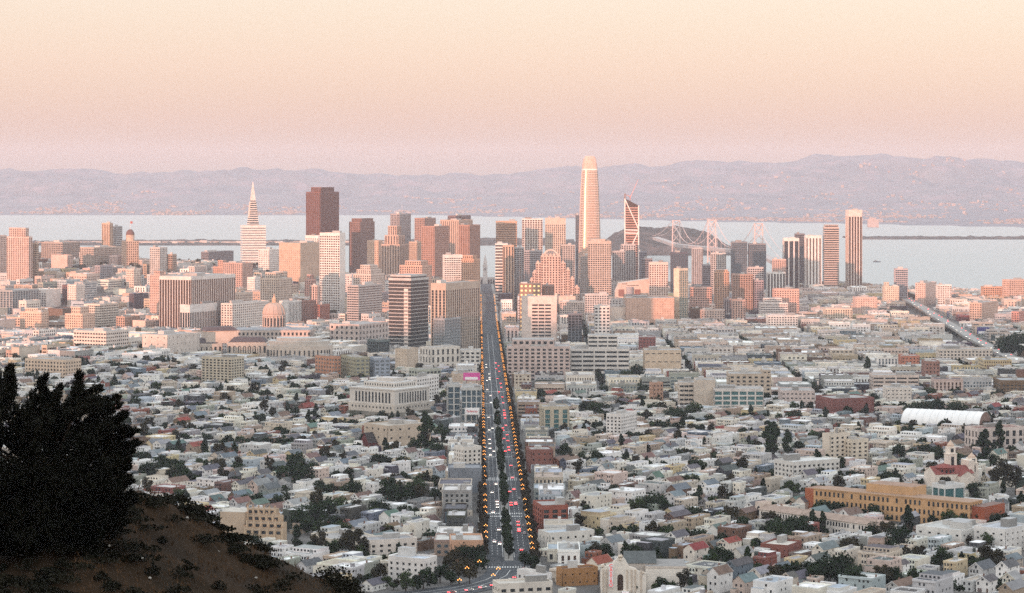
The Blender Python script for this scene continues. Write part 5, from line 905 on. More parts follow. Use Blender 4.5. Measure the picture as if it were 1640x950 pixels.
# ---------------------------------------------------------------- cars
m, t, b = newmat('car_paint'); oi = nd(t, 'ShaderNodeObjectInfo'); t.links.new(oi.outputs['Color'], b.inputs['Base Color']); b.inputs['Roughness'].default_value = .3; b.inputs['Coat Weight'].default_value = .5
def prof(mb, pts, hw, m, hw2=None):
    n = len(pts); hw2 = hw2 or [hw] * n; mb.mesh([(-h, y, z) for (y, z), h in zip(pts, hw2)] + [(h, y, z) for (y, z), h in zip(pts, hw2)], [tuple(range(n)), tuple(reversed(range(n, 2 * n)))] + [((i + 1) % n, i, n + i, n + (i + 1) % n) for i in range(n)], m)
mb = MB(); prof(mb, [(-2.2, .35), (2.2, .35), (2.25, .7), (2.1, .85), (1.0, .98), (-1.6, 1.0), (-2.15, .92), (-2.25, .7)], .9, 'car_paint'); BODY = mb.data('body')
mb = MB(); prof(mb, [(-1.75, .98), (1.05, .96), (.3, 1.42), (-1.0, 1.45)], .8, 'glass', [.82, .82, .66, .66]); prof(mb, [(-1.02, 1.44), (.32, 1.41), (.3, 1.47), (-1.0, 1.5)], .66, 'car_paint'); CABIN = mb.data('cabin')
mb = MB(); mb.tube((-.1, 0, 0), (.1, 0, 0), .33, 10, 'rubber'); mb.tube((-.11, 0, 0), (.11, 0, 0), .19, 8, 'metal', (.5, .5, .5)); WHEEL = mb.data('wheel')
mb = MB(); mb.box(-.32, .32, -.06, .06, -.16, .16, 'lamp_white', bot=True); HEADL = mb.data('headlight'); mb = MB(); mb.box(-.34, .34, -.06, .06, -.17, .17, 'tail_red', bot=True); TAILL = mb.data('taillight')
mb = MB(); mb.box(-.32, .32, -.06, .06, -.12, .12, 'sign_red', bot=True); TAILO = mb.data('taillight')
mb = MB(); mb.box(-.3, .3, -.06, .06, -.1, .1, 'sign_white', bot=True); HEADO = mb.data('headlight')
CARC = [('white', (.75, .75, .73)), ('silver', (.45, .46, .47)), ('black', (.02, .02, .02)), ('grey', (.2, .2, .21)), ('dark blue', (.03, .05, .12)), ('red', (.35, .03, .03)), ('white', (.75, .75, .73)), ('black', (.02, .02, .022))]
def car(label, x, y, z, rz, col, on=True, full=True, group='cars on the avenue'):
    T = thing('car', label, 'car', (x, y, z), rz, group)
    for nm, me in (('body', BODY), ('cabin', CABIN)): o = child(nm, me, T); o.color = (*col, 1)
    if full:
        for wx in (-.82, .82):
            for wy in (-1.4, 1.4): o = child('wheel', WHEEL, T); o.location = (wx, wy, .33)
    for sx in (-.58, .58):
        o = child('headlight', HEADL if on else HEADO, T); o.location = (sx, 2.24, .68); o = child('taillight', TAILL if on else TAILO, T); o.location = (sx, -2.24, .76)
k = 0
for (x, y), (x2, y2) in zip(FW[::-1][:-1], FW[::-1][1:]):
    for q in range(7):
        t_ = (q + R.random() * .8) / 7; ln = R.choice((-6.6, -3.4, 3.4, 6.6)); k += 1; cn, cc = R.choice(CARC); X_, Y_ = x + (x2 - x) * t_ + ln, y + (y2 - y) * t_
        car('%s car on the elevated freeway, %s from its near end' % (cn, ordn(k)), X_, Y_, np.interp(t_, [0, 1], [g1(x, y), g1(x2, y2)]) + 11.02, math.atan2(x - x2, y2 - y) + (0 if ln > 0 else math.pi), cc, True, False, 'cars on the freeway')
cnt = {'l': 0, 'r': 0}
ylist = sorted([R.uniform(1410, 2150) for _ in range(36)] + [R.uniform(2150, 3300) for _ in range(40)] + [1700 + R.uniform(-8, 8), 1706, 1722, 1950, 1955, 2090, 2095, 2105, 2112, 2300, 2305, 2450, 2456, 2470])
lastp = {}
for y in ylist:
    side = 'r' if R.random() < .52 else 'l'; lane = R.choice((4.8, 8., 8., 11.2) if side == 'r' else (4.8, 8., 11.2)); key = (side, lane)
    if y - lastp.get(key, 0) < 8: continue
    lastp[key] = y; cnt[side] += 1; cn, cc = R.choice(CARC); off = lane if side == 'r' else -lane; zz = g1(xc(y), y) + .41
    if lane > 11: lb = '%s car parked at the %s kerb of the avenue, ' % (cn, 'right' if side == 'r' else 'left')
    elif side == 'r': lb = '%s car with red tail lights on the avenue, ' % cn
    else: lb = '%s car with headlights on the avenue, ' % cn
    car(lb + '%s from the near end' % ordn(cnt[side]), xc(y) + off, y, zz, 0 if side == 'r' else math.pi, cc, lane < 11, y < 2150)
k = 0
for i in range(len(CV) - 1):
    for q in range(2):
        x, y = np.array(CV[i]) * (1 - q * .5) + np.array(CV[i + 1]) * q * .5; t_ = Vector((CV[i][0] - CV[i + 1][0], CV[i][1] - CV[i + 1][1])).normalized(); k += 1; cn, cc = R.choice(CARC)
        x += t_.y * 7.5; y -= t_.x * 7.5
        car('%s car in the queue on the bend, %s from the junction' % (cn, ordn(k)), x, y, g1(x, y) + .45, math.atan2(-t_.x, t_.y), cc, True, True)
k = 0   # supermarket car park
for rw in range(3):
    for q in range(9):
        if R.random() < .2: continue
        px = 700 + q * 7.4 + rw * 2; d = 2235. - rw * 13; x = (px - CX) / F * d; k += 1; cn, cc = R.choice(CARC)
        car('%s parked car, %s from the left in the supermarket car park, %s row' % (cn, ordn(q + 1), ('back', 'middle', 'front')[rw]), x, d, g1(x, d) + .3, D2R(90) if 0 else D2R(R.choice((2, 182))), cc, False, False, 'cars in the supermarket car park')
mark(-48, 2222, 24, 26, 0, 0); CAPS.append((695, 770, 2205, 716))
ex = MB(); ex.box(-76, -20, 2190, 2255, g1(-48, 2222) - 2, g1(-48, 2222) + .28, 'asphalt'); o = ex.build('parking_area'); o['kind'] = 'structure'

# ---------------------------------------------------------------- trees: crown meshes of leaf clumps
def leafcrown(n, rx, rz, zc, size, mat, clumps, seed, shape='round'):
    rr = np.random.RandomState(seed); C = []
    for _ in range(clumps):
        while True:
            p = rr.uniform(-1, 1, 3)
            if p @ p < 1: break
        if shape == 'cone': k = 1 - (p[2] + 1) / 2 * .85; p[:2] *= k
        C.append((p[0] * rx * .75, p[1] * rx * .75, zc + p[2] * rz * .8, rr.uniform(.28, .5) * rx * (1 if shape == 'round' else 1 - (p[2] + 1) / 2 * .6)))
    C = np.array(C); idx = rr.randint(0, clumps, n); dirv = rr.normal(size=(n, 3)); dirv /= np.linalg.norm(dirv, axis=1)[:, None]
    P = C[idx, :3] + dirv * (C[idx, 3] * rr.uniform(.6, 1.1, n))[:, None] * np.array([1, 1, .85]); nr = dirv + rr.normal(size=(n, 3)) * .6; nr /= np.linalg.norm(nr, axis=1)[:, None]
    a = np.cross(nr, rr.normal(size=(n, 3))); a /= np.linalg.norm(a, axis=1)[:, None]; b_ = np.cross(nr, a); s = size * rr.uniform(.6, 1.4, n)[:, None]
    V = np.stack([P - a * s - b_ * s * .3, P + b_ * s, P + a * s + b_ * s * .2, P - b_ * s * .9], 1).reshape(-1, 3); return V, mat
def crown_mesh(name, V, mat):
    me = bpy.data.meshes.new(name); me.from_pydata(V.tolist(), [], np.arange(len(V)).reshape(-1, 4).tolist()); me.materials.append(MT[mat]); me.update(); return me
KT = []   # (kind words, radius, height, crown mesh, trunk mesh, low detail verts, material)
for i, (kw, rx, rz, zc, n, mat, cl, shp) in enumerate([
        ('round dark evergreen tree', 4.6, 3.6, 5.4, 520, 'leaf_dark', 11, 'round'), ('broad dark tree', 6.2, 3.8, 5.6, 640, 'leaf_dark', 16, 'round'), ('rounded green tree', 4.2, 3.8, 5.6, 480, 'leaf_mid', 11, 'round'),
        ('tall dark conifer', 3.6, 7.5, 8.6, 620, 'leaf_dark', 22, 'cone'), ('loose olive-brown tree', 5., 4.4, 6.6, 420, 'leaf_brown', 10, 'round'), ('low spreading bush tree', 3.6, 2.2, 3.0, 330, 'leaf_mid', 8, 'round'), ('tall ragged eucalyptus', 4.4, 6., 9., 520, 'leaf_brown', 13, 'round')]):
    V, mt = leafcrown(int(n * 2.1), rx, rz, zc, .40, mat, cl, 10 + i, shp); Vl, _ = leafcrown(int(n * .3), rx, rz, zc, 1.05, mat, cl, 10 + i, shp)
    tm = MB(); tm.tube((0, 0, -1), (.2, .1, zc), .35, 6, 'bark', r2=.15)
    for q in range(4): w = q * 1.6 + i; tm.tube((.1, 0, zc * .45), (rx * .5 * math.cos(w), rx * .5 * math.sin(w), zc + rz * .2), .14, 4, 'bark', r2=.05)
    KT.append((kw, rx, zc + rz, crown_mesh('crown', V, mt), tm.data('trunk'), Vl, mat))
TREES = []     # (x, y, scale, kind)
def tree_obj(name, label, x, y, s, k, rz, group):
    T = thing(name, label, 'tree', (x, y, g1(x, y)), rz, group); T.scale = (s * R.uniform(.9, 1.15), s * R.uniform(.9, 1.15), s)
    child('crown', KT[k][3], T); child('trunk', KT[k][4], T); return T
SV, _ = leafcrown(260, 2.6, 2.9, 5.2, .62, 'leaf_street', 9, 77); SVm = [crown_mesh('crown', leafcrown(480, 2.6, 2.9, 5.2, .42, 'leaf_street', 9, 77 + q)[0], 'leaf_street') for q in range(4)]; MVm = [crown_mesh('crown', leafcrown(800, 3.0, 3.8, 6.0, .42, 'leaf_dark', 12, 90 + q)[0], 'leaf_dark') for q in range(3)]
tm = MB(); tm.tube((0, 0, -1), (0, 0, 5), .16, 5, 'bark', r2=.09); STR = tm.data('trunk')
stuffleaf = {}
for side, sx in (('left', -1), ('right', 1)):
    n = 0
    for y in np.arange(1404, 4300, 8.0):
        y = y + R.uniform(-1.5, 1.5); x = xc(y) + sx * (15.2 + R.uniform(-.6, .6)); s = R.uniform(.9, 1.4) * (1 if y < 2700 else .85)
        if R.random() < .06: continue
        if y < 2640:
            n += 1; T = thing('street_tree', 'brown-leaved street tree on the %s pavement of the avenue, %s from the near end' % (side, ordn(n)), 'tree', (x, y, g1(x, y) + .4), R.uniform(0, 6), 'street trees along the avenue'); T.scale = (s, s, s); child('crown', R.choice(SVm), T); child('trunk', STR, T)
        else: stuffleaf.setdefault('leaf_street', []).append(SV.reshape(-1, 4, 3)[::2].reshape(-1, 3) * s * np.array([1.1, 1.1, 1]) + np.array([x, y, g1(x, y)]))
n = 0
for gi, (a, b_) in enumerate(MED):
    for y in np.arange(a + 6, b_ - 4, 7.5 if gi < 4 else 10):
        n += 1; y = y + R.uniform(-1, 1); x = xc(y) + R.uniform(-.4, .4); s = R.uniform(.8, 1.2); T = thing('median_tree', 'dense dark tree on the avenue median, %s from the near end' % ordn(n), 'tree', (x, y, g1(x, y) + .4), R.uniform(0, 6), 'trees on the avenue median'); T.scale = (s, s, s); child('crown', R.choice(MVm), T); child('trunk', STR, T)
# ---------------------------------------------------------------- the fabric of the city: houses, blocks, gardens
PAL = [('white', (.82, .80, .77), 25), ('cream', (.74, .69, .60), 20), ('pale grey', (.52, .52, .51), 14), ('beige', (.55, .48, .40), 13), ('pale blue', (.42, .48, .51), 3), ('tan', (.40, .31, .24), 9), ('pale pink', (.58, .46, .41), 5),
       ('brown', (.16, .10, .075), 6), ('brick red', (.24, .085, .065), 3.5), ('slate blue', (.15, .18, .22), 3), ('yellow', (.55, .45, .28), 3), ('grey green', (.32, .34, .29), 3), ('charcoal', (.07, .07, .075), 6), ('mid grey', (.30, .30, .30), 9)]
RPAL = [('pale', (.60, .59, .57), 8), ('grey', (.34, .34, .35), 8), ('dark', (.11, .11, .12), 9), ('tan', (.42, .36, .29), 4), ('blue-grey', (.36, .40, .45), 4), ('white', (.78, .78, .77), 8)]
GPAL = [('dark', (.10, .10, .11), 9), ('slate', (.15, .18, .20), 5), ('brown', (.17, .11, .09), 4), ('red', (.24, .06, .05), 1), ('grey', (.26, .26, .27), 5), ('green', (.11, .16, .14), 2)]
def pick(pal): return R.choices(pal, [p[2] for p in pal])[0]
def jit(c, a=.06): k = 1 + R.uniform(-a, a); return tuple(max(.01, min(.9, v * k + R.uniform(-.012, .012))) for v in c)
def house(get, s, vis):
    w, D, h, n, kind, wc, rc, q = s['w'], s['D'], s['h'], s['n'], s['kind'], s['wc'], s['rc'], random.Random(s['seed'])
    x0, x1, y0, y1 = -w / 2, w / 2, -D / 2, D / 2; fh = h / n; W = get('wall'); W.box(x0, x1, y0, y1, -3, h, 'wall', wc, 'roof', rc)
    trim = tuple(min(.8, c * 1.12 + .04) for c in wc); G = get('windows')
    if kind == 'gable':
        rh = w * q.uniform(.30, .46); rf = get('roof'); rf.gable(x0, x1, y0, y1, h, rh, 'y', 'roof', rc, 'wall', wc, .4)
        G.f([(-.6, y0 - .05, h + .2), (.6, y0 - .05, h + .2), (.6, y0 - .05, h + .2 + rh * .42), (-.6, y0 - .05, h + .2 + rh * .42)], 'glass')
        for sg in (-1, 1): W.mesh([(sg * (w / 2 + .4), y0 - .45, h - .5), (sg * (w / 2 + .4), y0 - .45, h - .1), (0, y0 - .45, h + rh + .15), (0, y0 - .45, h + rh - .35)], [(0, 1, 2, 3)], 'wall', trim)
    else:
        rf = get('roof')
        for (a, b_, c, e) in ((x0, x1, y0, y0 + .3), (x0, x1, y1 - .3, y1), (x0, x0 + .25, y0 + .3, y1 - .3), (x1 - .25, x1, y0 + .3, y1 - .3)): rf.box(a, b_, c, e, h, h + .7, 'wall', trim)
        rf.box(x0, x1, y0 - .5, y0, h - .5, h + .75, 'wall', trim, bot=True)
        if q.random() < .16: rf.box(x0 + .3, x1 - .3, y0 + D * .35, y1 - .4, h, h + 2.7, 'wall', jit(wc, .1), 'roof', rc); rf.wins((x0 + .3, y0 + D * .35), (1, 0), (0, -1), w - .6, h + 2.7, h, 2.7, 2.4, 1.3, 1.2, sill=.8)
        if q.random() < .6: a, b_ = q.uniform(x0 + 1, x1 - 2.5), q.uniform(y0 + 3, y1 - 4); rf.box(a, a + q.uniform(1.3, 2.4), b_, b_ + q.uniform(1.5, 3.), h, h + q.uniform(.5, 2.4), 'wall', jit((.5, .5, .5), .5), 'roof', jit(rc, .3))
        for _ in range(q.randint(1, 4)): a, b_ = q.uniform(x0 + .5, x1 - 1.2), q.uniform(y0 + 2, y1 - 2); rf.box(a, a + .9, b_, b_ + .7, h, h + q.uniform(.3, 1.), 'wall', (.55, .55, .56))
    if q.random() < .45: c = get('roof>chimney'); a, b_ = q.choice((x0 + .6, x1 - 1.3)), q.uniform(-2, 3); c.box(a, a + .7, b_, b_ + .7, h - 1, h + (2.6 if kind == 'gable' else 1.8), 'wall', (.22, .13, .10))
    nb = 1 if w < 9 else max(2, int(w / 6.5))
    if vis['front']:
        if s['bay']:
            bw = min(3., w * .42)
            for k in range(nb):
                B = get('bay_window#%d' % k); GB = get('bay_window#%d>windows' % k); c = x0 + (k + .5) * w / nb + (-w * .18 if nb == 1 else 0); B.box(c - bw / 2, c + bw / 2, y0 - .95, y0, fh * .95, h - .55, 'wall', trim, 'roof', rc, bot=True)
                for z in range(1, n):
                    for a in (-.28, .28): GB.f([(c + a * bw - .5, y0 - 1.0, z * fh + .9), (c + a * bw + .5, y0 - 1.0, z * fh + .9), (c + a * bw + .5, y0 - 1.0, z * fh + 2.5), (c + a * bw - .5, y0 - 1.0, z * fh + 2.5)], 'glass')
                    GB.f([(c - bw / 2 - .04, y0 - .25, z * fh + .9), (c - bw / 2 - .04, y0 - .75, z * fh + .9), (c - bw / 2 - .04, y0 - .75, z * fh + 2.5), (c - bw / 2 - .04, y0 - .25, z * fh + 2.5)], 'glass')
                    a = c + bw / 2 + .5
                    if a + 1.2 < (x0 + (k + 1) * w / nb): G.f([(a, y0 - .05, z * fh + .9), (a + .9, y0 - .05, z * fh + .9), (a + .9, y0 - .05, z * fh + 2.5), (a, y0 - .05, z * fh + 2.5)], 'glass')
        else: G.wins((x0, y0), (1, 0), (0, -1), w, h, fh, fh, 2.5, 1.05, 1.45, sill=.9, skip=.3, rnd=q)
        dr = get('garage_door'); a = x0 + w * .12; dr.f([(a, y0 - .06, 0), (a + 2.4, y0 - .06, 0), (a + 2.4, y0 - .06, 2.2), (a, y0 - .06, 2.2)], 'wall', jit((.3, .26, .22), .5)); dr = get('door'); dr.f([(x1 - 1.6, y0 - .06, .3), (x1 - .6, y0 - .06, .3), (x1 - .6, y0 - .06, 2.4), (x1 - 1.6, y0 - .06, 2.4)], 'wall', (.12, .07, .05))
    if vis['back']:
        G.wins((x1, y1), (-1, 0), (0, 1), w, h, 0, fh, 2.9, 1.1, 1.4, sill=.9, skip=.45, rnd=q)
        if s['ext']: e = get('wall'); ew = w * q.uniform(.4, .6); ed = q.uniform(2, 4.5); e.box(x1 - ew, x1 - .1, y1, y1 + ed, -3, h - fh * q.choice((.2, 1)), 'wall', jit(wc, .15), 'roof', jit(rc, .2))
    for nm, o_, d_, nn in (('left', (x0, y1), (0, -1), (-1, 0)), ('right', (x1, y0), (0, 1), (1, 0))):
        if vis[nm]: G.wins(o_, d_, nn, D, h, fh if n > 2 else 0, fh, 4.2, .9, 1.3, sill=1., skip=.45, rnd=q)
def midrise(get, s, vis):
    w, D, h, wc, rc, q = s['w'], s['D'], s['h'], s['wc'], s['rc'], random.Random(s['seed']); x0, x1, y0, y1 = -w / 2, w / 2, -D / 2, D / 2
    W = get('wall'); W.box(x0, x1, y0, y1, -4, h, 'wall', wc, 'roof', rc); rf = get('roof'); tr = jit(wc, .12)
    for (a, b_, c, e) in ((x0 - .1, x1 + .1, y0 - .15, y0 + .3), (x0 - .1, x1 + .1, y1 - .3, y1 + .1), (x0 - .1, x0 + .3, y0 + .3, y1 - .3), (x1 - .3, x1 + .1, y0 + .3, y1 - .3)): rf.box(a, b_, c, e, h - .6, h + .9, 'wall', tr, bot=True)
    for _ in range(q.randint(1, 4)):
        a, b_, sx, sy = q.uniform(-.38, .3) * w, q.uniform(-.38, .3) * D, w * q.uniform(.05, .2), D * q.uniform(.05, .2); g_ = q.uniform(.2, .65); rf.box(a, a + sx, b_, b_ + sy, h, h + q.uniform(1., 4.2), 'wall', (g_, g_ * .97, g_ * .93), 'roof', (g_ * .9, g_ * .9, g_ * .9))
    fl, bay, st = s['fl'], s['bayw'], s['style']; G = get('windows'); gl = s['gl']
    ww, wh = {'punch': (.5, .5), 'ribbon': (.94, .45), 'vert': (.42, .86), 'ware': (.6, .4)}[st]; z0 = .8
    for nm, o_, d_, nn, L in (('front', (x0, y0), (1, 0), (0, -1), w), ('back', (x1, y1), (-1, 0), (0, 1), w), ('left', (x0, y1), (0, -1), (-1, 0), D), ('right', (x1, y0), (0, 1), (1, 0), D)):
        if vis[nm] and q.random() < .92: G.wins(o_, d_, nn, L, h - .8, z0, fl, bay, bay * ww, fl * wh, gl, sill=fl * .3, off=.06, skip=.05 if st != 'vert' else 0, rnd=q)
LOTS = []; TID = [0]
def visd(x, y, th):
    tc_ = Vector((-x, -y)).normalized(); c, s = math.cos(th), math.sin(th); n = {'front': (s, -c), 'back': (-s, c), 'left': (-c, -s), 'right': (c, s)}
    return {k: (v[0] * tc_.x + v[1] * tc_.y) > .1 for k, v in n.items()}
CP = np.array(CAPS)
def capz(px, d):
    m = (CP[:, 0] < px) & (px < CP[:, 1]) & (CP[:, 2] > d + 8) & (CP[:, 2] - d < 1100)
    return CH - (CP[m, 3].max() + .5 - HY) / F * d if m.any() else 1e9
SKY = [(-60, 424), (60, 404), (130, 398), (240, 418), (330, 425), (380, 432), (450, 440), (560, 440), (620, 436), (770, 440), (800, 438), (860, 442), (1000, 450), (1060, 456), (1160, 456), (1250, 458), (1330, 452), (1400, 456), (1460, 464), (1560, 470), (1700, 468)]
def lot(x, y, w, D, th, h, kind):
    px = CX + F * x / y
    if not (-50 < px < 1690): return False
    if not free(x, y, w / 2, D / 2, th): return False
    zg = g1(x, y); half = (w + D) / 3 * F / y
    zc = min(capz(px, y), capz(px - half, y), capz(px + half, y)); tight = zc - zg < h + 3; h = min(h, max(zc - zg, R.uniform(4.5, 6.)))
    if y > 2700: h = min(h, CH - (np.interp(px, [a for a, _ in SKY], [b for _, b in SKY]) - HY) / F * y - zg)
    if h < 4.2: h = 4.2
    LOTS.append(dict(tight=tight, x=x, y=y, z=zg, w=w, D=D, th=th, h=h, kind=kind, px=px, seed=R.randint(0, 10 ** 9))); mark(x, y, w / 2, D / 2, th, 0); return True
def house_lot(x, y, w, D, th, hb=None):
    k = R.random(); h = hb * R.uniform(.96, 1.04) if hb and R.random() < .65 else R.choice((5.2, 6., 6.6, 7.6, 8.8, 9.8)) * R.uniform(.93, 1.07)
    if w > 11: h = R.choice((7, 8.5, 10, 11.5)) * R.uniform(.95, 1.05)
    if lot(x, y, w, D, th, h, 'house'):
        s = LOTS[-1]; px_, py_ = scr(x, y, s['z']); s['gable'] = not s['tight'] and w < 10 and R.random() < ((.9 if (1100 < px_ < 1290 and py_ > 880) or (380 < px_ < 480 and 770 < py_ < 830) else (.26 if y < 2100 else .16)) if w < 10 else .04)
# fronts along the avenue
for sx in (-1, 1):
    y = 1405.
    while y < 5200:
        w = R.uniform(9, 24) if y < 2700 else R.uniform(16, 40); D = R.uniform(24, 31); h = R.choice((7, 9, 11, 13, 13, 16)) if y < 2700 else R.choice((12, 16, 20, 26, 34)); x = xc(y + w / 2) + sx * (18.6 + D / 2)
        if R.random() < .95: lot(x, y + w / 2, w - .3, D, MG + (math.pi / 2 if sx > 0 else -math.pi / 2) * 0, h, 'mid')
        y += w + (R.uniform(12, 18) if R.random() < .09 else 0)
def fabric(th, u0, v0, nu, nv, bu, bv, su, sv, fn, test):
    u = (math.cos(th), math.sin(th)); v = (-math.sin(th), math.cos(th))
    for i in range(-nu, nu):
        for j in range(-nv, nv):
            a0 = u0 + i * (bu + su); b0 = v0 + j * (bv + sv); cx_ = (a0 + bu / 2) * u[0] + (b0 + bv / 2) * v[0]; cy_ = (a0 + bu / 2) * u[1] + (b0 + bv / 2) * v[1]
            if not (1150 < cy_ < 6350) or abs(cx_ / cy_) > .28: continue
            fn(a0, b0, bu, bv, th, u, v, test)
def hblock(a0, b0, bu, bv, th, u, v, test):
    def P(a, b_): return a * u[0] + b_ * v[0], a * u[1] + b_ * v[1]
    for row in (0, 1):
        b_ = 0.; yard = R.uniform(0, 1.5); hb = R.choice((5.6, 6.4, 7.2, 8.2, 9.2))
        while b_ < bv - 5:
            w = R.choice((7.6, 7.6, 7.4, 8., 8.6, 6.8)) if R.random() < .88 else R.uniform(12, 20)
            if b_ + w > bv: w = bv - b_
            D = R.uniform(14, 21); sb = R.uniform(0, 2.) + yard; a = a0 + sb + D / 2 if row == 0 else a0 + bu - sb - D / 2; x, y = P(a, b0 + b_ + w / 2)
            if test(x, y) and R.random() < .955: house_lot(x, y, w - .14, D, th - math.pi / 2 if row == 0 else th + math.pi / 2, hb)
            b_ += w
    for _ in range(R.randint(30, 48)):      # gardens in the middle of the block
        x, y = P(a0 + bu / 2 + R.uniform(-8, 8), b0 + R.uniform(2, bv - 2))
        if test(x, y): TREES.append((x, y, R.choice((R.uniform(.45, .9), R.uniform(.6, 1.3))), R.choices(range(7), [5, 3.5, 4, 1.2, 2.5, 3, .8])[0]))
    if R.random() < .6:
        for _ in range(R.randint(2, 7)):
            x, y = P(a0 - 4.5, b0 + R.uniform(0, bv)) 
            if test(x, y): TREES.append((x, y, R.uniform(.45, .75), R.choice((0, 2, 5))))
def mblock(a0, b0, bu, bv, th, u, v, test):
    def P(a, b_): return a * u[0] + b_ * v[0], a * u[1] + b_ * v[1]
    nr = max(1, round(bu / 34)); dep = bu / nr; base = R.uniform(.8, 1.25)
    for row in range(nr):
        b_ = 0.
        while b_ < bv - 7:
            w = R.choice((9, 12, 15, 18, 24, 30, 42)) * R.uniform(.9, 1.15)
            if b_ + w > bv: w = bv - b_
            D = dep - R.uniform(.6, 5); x, y = P(a0 + (row + .5) * dep, b0 + b_ + w / 2); px = CX + F * x / y
            core = (y > 4150 and 370 < px < 1130); left = px < 370 and y > 3500
            h = R.choice((6.5, 8, 9.5, 11, 13, 16)) * base
            if core: h = R.choice((14, 18, 24, 30, 40, 54))
            elif left: h = R.choice((9, 11, 13, 16, 20, 26)) * base
            elif y > 4000 and px > 1130: h = R.choice((8, 10, 12, 15, 18)) * base
            if test(x, y) and R.random() < .96: lot(x, y, w - .4, D, th - math.pi / 2, h, 'mid')
            b_ += w
    for _ in range(R.randint(2, 7)):
        x, y = P(a0 - 5, b0 + R.uniform(0, bv))
        if test(x, y): TREES.append((x, y, R.uniform(.6, 1.1), R.choice((0, 1, 2, 4))))
TL, TR_, SM = D2R(60), D2R(54), MG
isl = lambda x, y: x < xc(y) - 46
fabric(TL, 30, 20, 60, 60, 68, 150, 19, 17, hblock, lambda x, y: isl(x, y) and y < 3050 and y > 1255)
fabric(TR_, 11, 43, 60, 60, 68, 158, 20, 18, hblock, lambda x, y: x > xc(y) + 46 and y < 2680 and y > 1255)
fabric(D2R(62), 8, 15, 50, 50, 84, 126, 20, 20, mblock, lambda x, y: isl(x, y) and y >= 3050 and y < shore(x) - 60)
fabric(SM, 70, 33, 60, 60, 106, 176, 12, 13, mblock, lambda x, y: x > xc(y) + 46 and y >= 2680 and y < shore(x) - 60)
for (x, y, s, k) in TREES:
    if R.random() < .6: mark(x, y, 2.5, 2.5, 0, 0)
for _ in range(11000):       # infill: cottages and sheds squeezed into what is left
    y = 1270 + (3250 - 1270) * R.random() ** .75; px = R.uniform(-40, 1680); x = (px - CX) / F * y
    if abs(x - xc(y)) < 20 or (x > xc(y) and y > 2720): continue
    th = (TL if x < xc(y) else TR_) + (math.pi / 2) * R.choice((1, -1)); w, D = R.choice(((7.5, 12), (7.5, 14), (9, 10), (6, 8), (14, 12))); 
    if free(x, y, w / 2 + .3, D / 2 + .3, th): house_lot(x, y, w, D, th); LOTS[-1]['h'] *= R.uniform(.55, .95) if LOTS and LOTS[-1]['x'] == x else 1
NUM = {1: 'one', 2: 'two', 3: 'three', 4: 'four', 5: 'five', 6: 'six'}
for s in LOTS:
    if s['kind'] == 'house':
        g_ = s.get('gable', False); s['kind'] = 'gable' if g_ else 'flat'; c = pick(PAL); s['cn'] = c[0]; s['wc'] = jit(c[1]); r_ = pick(GPAL if g_ else RPAL); s['rn'] = r_[0]; s['rc'] = jit(r_[1], .12); s['n'] = max(2, round(s['h'] / 3.1)); s['bay'] = R.random() < .6; s['ext'] = R.random() < .5; s['fam'] = 'house'
    else:
        c = pick(PAL); far = s['y'] > 3300
        if far and R.random() < .5: c = R.choice((('white', (.68, .62, .57), 0), ('pink-beige', (.60, .49, .42), 0), ('tan', (.50, .40, .32), 0), ('pale grey', (.54, .52, .5), 0)))
        s['cn'] = c[0]; s['wc'] = jit(c[1]); r_ = pick(RPAL); s['rn'] = r_[0]; s['rc'] = jit(r_[1], .12); s['style'] = R.choice(('punch', 'punch', 'ribbon', 'vert', 'ware')); s['fl'] = 3.5 if s['y'] < 3000 else 4.2; s['bayw'] = R.choice((2.8, 3.4, 4.2)) * (1 if s['y'] < 3200 else 1.35); s['gl'] = R.choice(('glass', 'glass', 'glass_brown', 'glass_blue')); s['fam'] = 'mid'
def hidden(px, py): return py > crest(px) - 4 or (px < 222 and py > 640 + max(0, (px - 120)) * .5) or not (4 < px < 1636) or py > 944
for s in LOTS: s['py'] = HY + F * (CH - s['z'] - s['h'] * .6) / s['y']; s['hid'] = hidden(s['px'], s['py'])
hs = sorted([s for s in LOTS if s['fam'] == 'house' and not s['hid']], key=lambda s: s['y'] / (s['w'] ** .5))[:300]
ms = sorted([s for s in LOTS if s['fam'] == 'mid' and not s['hid']], key=lambda s: -(s['h'] * s['w']) / s['y'] ** 2)[:150]
def rel(px, py):
    b_ = min(REFS, key=lambda q: abs(q[1] - px) + 1.6 * abs(q[2] - py)); dx, dy = px - b_[1], py - b_[2]
    return (('right of ' if dx > 0 else 'left of ') if abs(dx) > 1.6 * abs(dy) else ('in front of ' if dy > 0 else 'behind ')) + b_[0], abs(dx) + 1.6 * abs(dy)
def ranked(items):
    """items: (object, short description, px, py) -> labels that single each one out by its rank from a landmark"""
    gp = {}
    for o, ds, px, py in items: rl, q = rel(px, py); gp.setdefault((ds, rl), []).append((q, o))
    for (ds, rl), ls in gp.items():
        ls.sort(key=lambda a: a[0])
        for i, (q, o) in enumerate(ls): o['label'] = ds + ' ' + rl + ('' if len(ls) == 1 else ', nearest' if i == 0 else ', %s nearest' % ordn(i + 1))
items = []
ind = set(id(s) for s in hs + ms)
